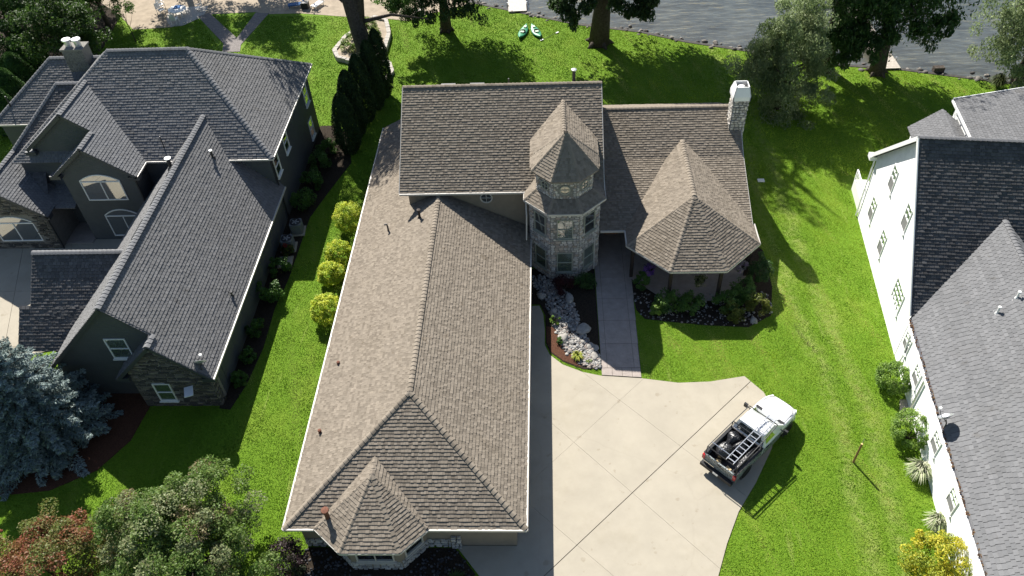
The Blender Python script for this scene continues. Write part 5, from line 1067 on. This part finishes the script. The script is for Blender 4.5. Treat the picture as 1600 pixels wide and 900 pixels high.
ac(-18.75, 44.4, 'grey air conditioner farther from the camera beside the slate house'); ac(-19.0, 42.6, 'grey air conditioner nearer the camera beside the slate house')
o = MB().box((0, 0, 0), 1.0, 1.2, .1).build('concrete_pad', M_CONC); o.location = (-18.9, 41.0, .06); o.rotation_euler = (0, 0, .1); tag(o, 'small concrete pad in front of the two air conditioners', 'pad')
def dish(loc, rz, s, label):
    e = empty('satellite_dish', loc, rz); tag(e, label, 'satellite dish'); R = Matrix.Rotation(math.radians(-52), 3, 'X')
    MB().tube([(0, -.1, 0), (0, -.1, .35 * s), (0, .02, .55 * s)], .03, 6).build('mast', M_DARK, e)
    MB().lathe((0, .05, .6 * s), [(.001, 0), (.2 * s, .025 * s), (.36 * s, .09 * s), (.46 * s, .16 * s), (.44 * s, .17 * s), (.3 * s, .07 * s), (.001, .02 * s)], 22, R=R).build('reflector', M_GALV, e)
    MB().tube([(0, -.02, .42 * s), (0, .42 * s, .5 * s), (0, .62 * s, .78 * s)], .018, 5).build('arm', M_DARK, e); MB().box((0, .62 * s, .84 * s), .18 * s, .1, .1).build('receiver', M_WHITE, e)
dish((-20.0, 28.45, 3.35), .15, .85, 'satellite dish on the front corner of the slate roof'); dish((19.72, 24.0, 3.95), .35, .92, 'satellite dish on the eave of the white house')
e = empty('solar_lamp', (-20.7, 28.0, 2.3)); tag(e, 'white solar panel lamp fixed to the stone gable of the slate house', 'lamp'); MB().tube([(.25, .5, .35), (0, 0, .05)], .02, 5).build('arm', M_DARK, e); o = MB().box((-.25, -.3, 0), .5, .75, .05, .35).build('panel', M_WHITE, e); MB().box((-.25, -.3, -.06), .3, .4, .07, .35).build('lamp_head', M_DARK, e)
def kayak(x, y, rz, label):
    e = empty('kayak', (x, y, .02), rz); tag(e, label, 'kayak', 'kayaks on the back lawn'); K = mat('kayak_green', (.03, .22, .1), .4, .5, noise=.1); b = MB(); secs = []
    for i in range(13):
        t = i / 12 * 2 - 1; w = .42 * (1 - abs(t) ** 2.3) + .01; zt = .3 + .12 * t * t; zb = .02 + .16 * abs(t) ** 3
        secs.append([Vector((1.45 * t, w * math.cos(a), (zt + zb) / 2 + (zt - zb) / 2 * math.sin(a) * (.75 if math.sin(a) > 0 else 1))) for a in np.linspace(0, 2 * math.pi, 14)])
    loft(b, secs); b.build('hull', K, e, smooth=True)
    MB().lathe((-.1, 0, .3), [(.27, 0), (.3, .05), (.25, .06), (.24, .0)], 16).build('cockpit_rim', M_BLACKP, e); MB().box((-.3, 0, .34), .3, .34, .06).build('seat', mat('kayak_pale', (.45, .6, .42), .5), e); MB().box((.85, 0, .345), .4, .28, .02).build('hatch', mat('kayak_pale'), e)
kayak(-2.45, 74.4, math.radians(76), 'left of the two green kayaks lying on the back lawn'); kayak(-1.15, 74.4, math.radians(108), 'right of the two green kayaks lying on the back lawn')
e = empty('paddle', (.2, 73.6, .05), .75); tag(e, 'kayak paddle lying right of the green kayaks', 'paddle'); MB().tube([(-.9, 0, 0), (.9, 0, .03)], .016, 6).build('shaft', M_DARK, e)
for s in (-1, 1): MB().box((s * 1.05, 0, .02), .36, .15, .02).build('blade', M_WHITE, e)
# docks
def dock(x, y, w, L, rz, m, label, posts):
    e = empty('dock', (x, y, .1), rz); tag(e, label, 'dock'); n = int(L / .3)
    for k in range(n): MB().box((0, .15 + k * .3, .06), w, .28, .05).build('plank', m, e)
    for s in (-1, 1): MB().box((s * (w / 2 - .1), L / 2, -.04), .1, L, .14).build('beam', M_DECK, e)
    for k in range(posts):
        for s in (-1, 1): MB().tube([(s * (w / 2 + .06), 1.5 + k * 4, -4), (s * (w / 2 + .06), 1.5 + k * 4, .35)], .07, 8).build('piling', M_GALV, e)
dock(-3.1, 79.0, 1.9, 16, .05, mat('pale_plank', (.5, .47, .43), .8, .2, noise=.15), 'pale dock reaching into the lake behind the kayaks', 4); dock(31.0, 65.6, 1.7, 26, .03, M_DECK, 'long wooden dock running into the lake through the willows', 6)
o = MB().box((0, 0, .2), .9, .5, .5).build('tree_stump', M_BARK); o.location = (35.0, 65.2, 0); tag(o, 'dark stump on the seawall right of the wooden dock', 'stump')
tuft('grass_clump', (39.0, 62.3, 0), 1.1, 1.1, 350, ((.05, .07, .02), (.08, .1, .03)), 'dark reedy grass clump at the seawall by the right willow')
o = MB().box((0, 0, .04), .5, .35, .08).build('valve_box', M_WHITE); o.location = (16.3, 49.6, 0); tag(o, 'small white box in the lawn right of the chimney', 'box')
# stone edged raised bed around the grey trunk
SB = mat('edge_stone', (.4, .37, .33), .9, .2, noise=.25, nscale=5, bump=.5, bscale=12)
rb = empty('raised_bed', (-18, 70, 0), coords_world=True); tag(rb, 'raised flower bed with pale stone block edging behind the grey forked trunk', 'flower bed')
def blocks(pts, h, par, w=.4):
    P_ = [Vector(p) for p in pts]; seg = []
    for a, b_ in zip(P_, P_[1:]):
        n = max(1, round((b_ - a).length / .55))
        for k in range(n): c = a.lerp(b_, (k + .5) / n); d = (b_ - a); MB().box((c.x, c.y, h / 2 + random.uniform(-.03, .03)), d.length / n * .93, w * random.uniform(.85, 1.1), h, math.atan2(d.y, d.x) + random.uniform(-.06, .06)).build('stone_block', SB, par)
blocks([(-18.2, 78.2), (-20.4, 74), (-21, 71.4), (-20.4, 69.9), (-18.6, 69.1), (-17.2, 69.3)], .45, rb); blocks([(-16.6, 69.6), (-16.0, 71.5), (-16.0, 74.5), (-16.7, 77.4), (-18.2, 78.2)], .5, rb); blocks([(-16.6, 69.6), (-15.2, 68.8), (-14.7, 67.2), (-15.2, 65.6)], .35, rb)
MB().slab([(-18.2, 78), (-20.2, 74), (-20.8, 71.4), (-20.2, 70.1), (-18.6, 69.3), (-16.8, 69.7), (-16.2, 71.5), (-16.2, 74.5), (-16.9, 77.3)], 0, .3).build('soil', M_SAND, rb)
blocks([(-14.0, 78.0), (-13.3, 79.5), (-13.6, 82)], .5, rb)
for x, y, r_, lb in ((-19.6, 71.4, .9, 'front left plant of the raised stone bed'), (-19.0, 73.6, 1.0, 'lime plant in the middle of the raised stone bed'), (-18.3, 75.8, .9, 'rear plant of the raised stone bed'), (-17.2, 73.6, .8, 'plant of the raised stone bed right of the grey trunk'), (-18.2, 71.0, .7, 'small plant at the front of the raised stone bed')): shrub('flowering_plant', (x, y, .25), (r_, r_, r_ * .6), 1300, .14, G_LIME + ((.3, .32, .12),), lb, group='plants in the raised bed', nclump=20)
# lakeside furniture
def lounger(x, y, rz, m, label):
    e = empty('lounge_chair', (x, y, .02), rz); tag(e, label, 'lounge chair')
    for k in range(9): MB().box((-.55 + k * .16, 0, .35), .13, .62, .03).build('slat', m, e)
    for k in range(4): MB().beam((.9 + k * .1, -.31, .42 + k * .13), (.9 + k * .1, .31, .42 + k * .13), .12, .03).build('back_slat', m, e)
    for sx in (-.5, .75):
        for s in (-1, 1): MB().box((sx, s * .3, .17), .06, .06, .34).build('leg', m, e)
    for s in (-1, 1): MB().box((.2, s * .34, .31), 1.6, .05, .06).build('rail', m, e)
BLU = mat('blue_fabric', (.03, .12, .3), .8, .2)
lounger(-24.9, 81.6, 1.1, M_WHITE, 'white slatted lounger at the right end of the beach seats'); lounger(-27.4, 81.8, .2, BLU, 'blue lounge chair on the beach')
o = MB().box((0, 0, .35), .75, .75, .7).build('cooler_box', M_BLACKP); o.location = (-26.1, 81.5, 0); tag(o, 'black cooler box between the blue chair and the white lounger', 'cooler')
tb = empty('patio_table', (-39.8, 80.6, 0)); tag(tb, 'white patio table with a blue cloth by the beach', 'table'); MB().lathe((0, 0, .7), [(1.0, 0), (1.0, .06), (.001, .06)], 8).build('table_top', M_WHITE, tb); MB().box((-.1, .45, .775), .7, .8, .02).build('cloth', BLU, tb)
for s in (-1, 1):
    for q in (-1, 1): MB().box((s * .6, q * .6, .35), .09, .09, .7).build('leg', M_WHITE, tb)
struct(MB().slab([(-41.5, 82.6), (-40.9, 79.6), (-39.9, 78.0), (-38.6, 78.2), (-37.0, 80.2), (-37.2, 82.6)], 0, .03).build('patio_pad', mat('patio_slab', (.45, .42, .38), .9, .15, noise=.12)))
def chair(x, y, rz, label):
    e = empty('patio_chair', (x, y, .03), rz); tag(e, label, 'chair', 'white patio chairs')
    for k in range(5): MB().box((-.25 + k * .12, 0, .42), .1, .55, .03).build('seat_slat', M_WHITE, e); MB().box((.36 + .06 * 2, -.24 + k * .12, .75), .03, .1, .65).build('back_slat', M_WHITE, e)
    for sx in (-.22, .4):
        for s in (-1, 1): MB().box((sx, s * .29, .21), .05, .05, .42).build('leg', M_WHITE, e)
    for s in (-1, 1): MB().box((.1, s * .31, .62), .6, .09, .03).build('armrest', M_WHITE, e)
chair(-41.9, 81.2, 2.6, 'white slatted patio chair nearest the trees'); chair(-42.4, 82.6, 2.4, 'white slatted patio chair at the top left of the table'); chair(-39.6, 78.9, -1.6, 'white patio chair on the near side of the blue clothed table'); chair(-37.9, 81.5, .3, 'white patio chair right of the blue clothed table')

# ================================================================== GRASS
def lown(x, y, s): return (np.sin(x * .9 * s + 1.3 * np.sin(y * .5 * s)) + np.sin(y * .8 * s + 1.7 * np.sin(x * .6 * s + 2)) + np.sin((x + y) * 1.7 * s + 1)) / 3
def grass(n, xr_, yr_, h, w_):
    xy = np.stack([RNG.uniform(*xr_, n), RNG.uniform(*yr_, n)], 1); k = np.ones(len(xy), bool)
    a6 = math.radians(-6.2); d = xy - np.array([22.35, 45.04]); u_ = d[:, 0] * math.cos(a6) + d[:, 1] * math.sin(a6)
    k &= ~((u_ > 0) & (xy[:, 1] < 46))
    for p in [DRIVE, LDRIVE, [(3.0, 30.3), (5.5, 30.2), (5.6, 45), (3, 45)], [(-12.7, 19), (-1.5, 19), (-1.5, 41), (13, 41), (13, 55), (-12.7, 54)], [(-29.4, 28.3), (-19.8, 28.3), (-19.8, 58.2), (-42, 58.2), (-42, 43), (-33, 43), (-33, 33)], octagon(PX, PY, 4.1), [(-75, 100), (-16, 86), (-8, 81.3), (-14, 78), (-21, 79.2), (-37, 80.5), (-40, 77.9), (-44, 77.6), (-47, 81)],
              [(-32.6, 72.2), (-30.8, 72.2), (-29.9, 80.5), (-31.4, 80.7), (-32, 74.5), (-36.6, 81), (-37.6, 80.2)]] + list(BEDS.values()): k &= ~inpoly(xy, p)
    k &= inpoly(xy, [(x, y - .3) for x, y in SHORE] + [(1500, -99), (-1500, -99)])
    xy = xy[k]; n = len(xy); x, y = xy[:, 0], xy[:, 1]; a = RNG.uniform(0, 6.28, n); hh = h * RNG.uniform(.5, 1.3, n) * (1 + .35 * lown(x, y, 2.2)); l = RNG.uniform(-.9, .9, (n, 2)) * hh[:, None] + np.array([.35, .1]) * (hh * lown(x, y, 1.1))[:, None]
    s = np.stack([np.cos(a), np.sin(a), np.zeros(n)], 1) * w_ * RNG.uniform(.7, 1.3, (n, 1)); p = np.stack([x, y, np.zeros(n)], 1); tip = p + np.concatenate([l, hh[:, None]], 1)
    vs = np.stack([p - s, p + s, tip], 1).reshape(-1, 3)
    def track(pts, w):
        d = np.full(n, 9.)
        for (x0, y0), (x1, y1) in zip(pts, pts[1:]):
            L2 = (x1 - x0) ** 2 + (y1 - y0) ** 2; t = np.clip(((x - x0) * (x1 - x0) + (y - y0) * (y1 - y0)) / L2, 0, 1); d = np.minimum(d, np.hypot(x - x0 - t * (x1 - x0), y - y0 - t * (y1 - y0)))
        return np.exp(-(d / w) ** 2)
    TR = [(15.2, 50), (15.0, 44), (15.1, 38), (15.7, 33.9), (16.3, 31.5), (16.1, 26), (15.4, 20), (14.8, 12)]
    wear = .38 * track(TR, .5) + .3 * track([(p + 1.7, q) for p, q in TR], .45) + .5 * track([(14.6, 37), (14.2, 35), (12.6, 33.2), (9, 32.6), (6.2, 33.4)], .5) + .5 * track([(20.6, 43), (21, 41.6)], .8) + .45 * track([(-15.0, 38), (-15.2, 30), (-15.3, 20)], .45) + .5 * track([(-14.0, 30), (-14.2, 18)], .4) + .5 * track([(-15.4, 66), (-14.4, 72), (-14.0, 77)], .5) + .5 * track([(-4, 63), (-1.5, 64.5), (1, 63.5)], .8)
    stripe = .5 + .5 * np.sign(np.sin((x + .1 * y) * 2 * math.pi / 2.3)); t1 = np.clip(.42 + .42 * lown(x, y, .35) + .3 * lown(x + 3, y, 1.3) + (stripe - .5) * .22 + RNG.normal(0, .16, n), 0, 1)[:, None]
    dry = np.clip(lown(x * 1.1 + .15 * y, y * .2, 2.6) * .9 - .35 + .35 * lown(x, y + 5, .25) + wear + RNG.normal(0, .16, n), 0, 1)[:, None]
    c = (1 - t1) * np.array([.082, .185, .01]) + t1 * np.array([.205, .325, .025]); c = c * (1 - dry * .75) + dry * .75 * np.array([.42, .42, .15]); c *= RNG.uniform(.84, 1.16, (n, 1))
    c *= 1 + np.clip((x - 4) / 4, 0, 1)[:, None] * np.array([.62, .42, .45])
    soil = track([(15.45, 34.6), (15.8, 33.6), (16.3, 32.2)], .16) > .5
    c[soil] = np.array([.12, .1, .05])
    return vs, np.repeat(c, 3, 0)
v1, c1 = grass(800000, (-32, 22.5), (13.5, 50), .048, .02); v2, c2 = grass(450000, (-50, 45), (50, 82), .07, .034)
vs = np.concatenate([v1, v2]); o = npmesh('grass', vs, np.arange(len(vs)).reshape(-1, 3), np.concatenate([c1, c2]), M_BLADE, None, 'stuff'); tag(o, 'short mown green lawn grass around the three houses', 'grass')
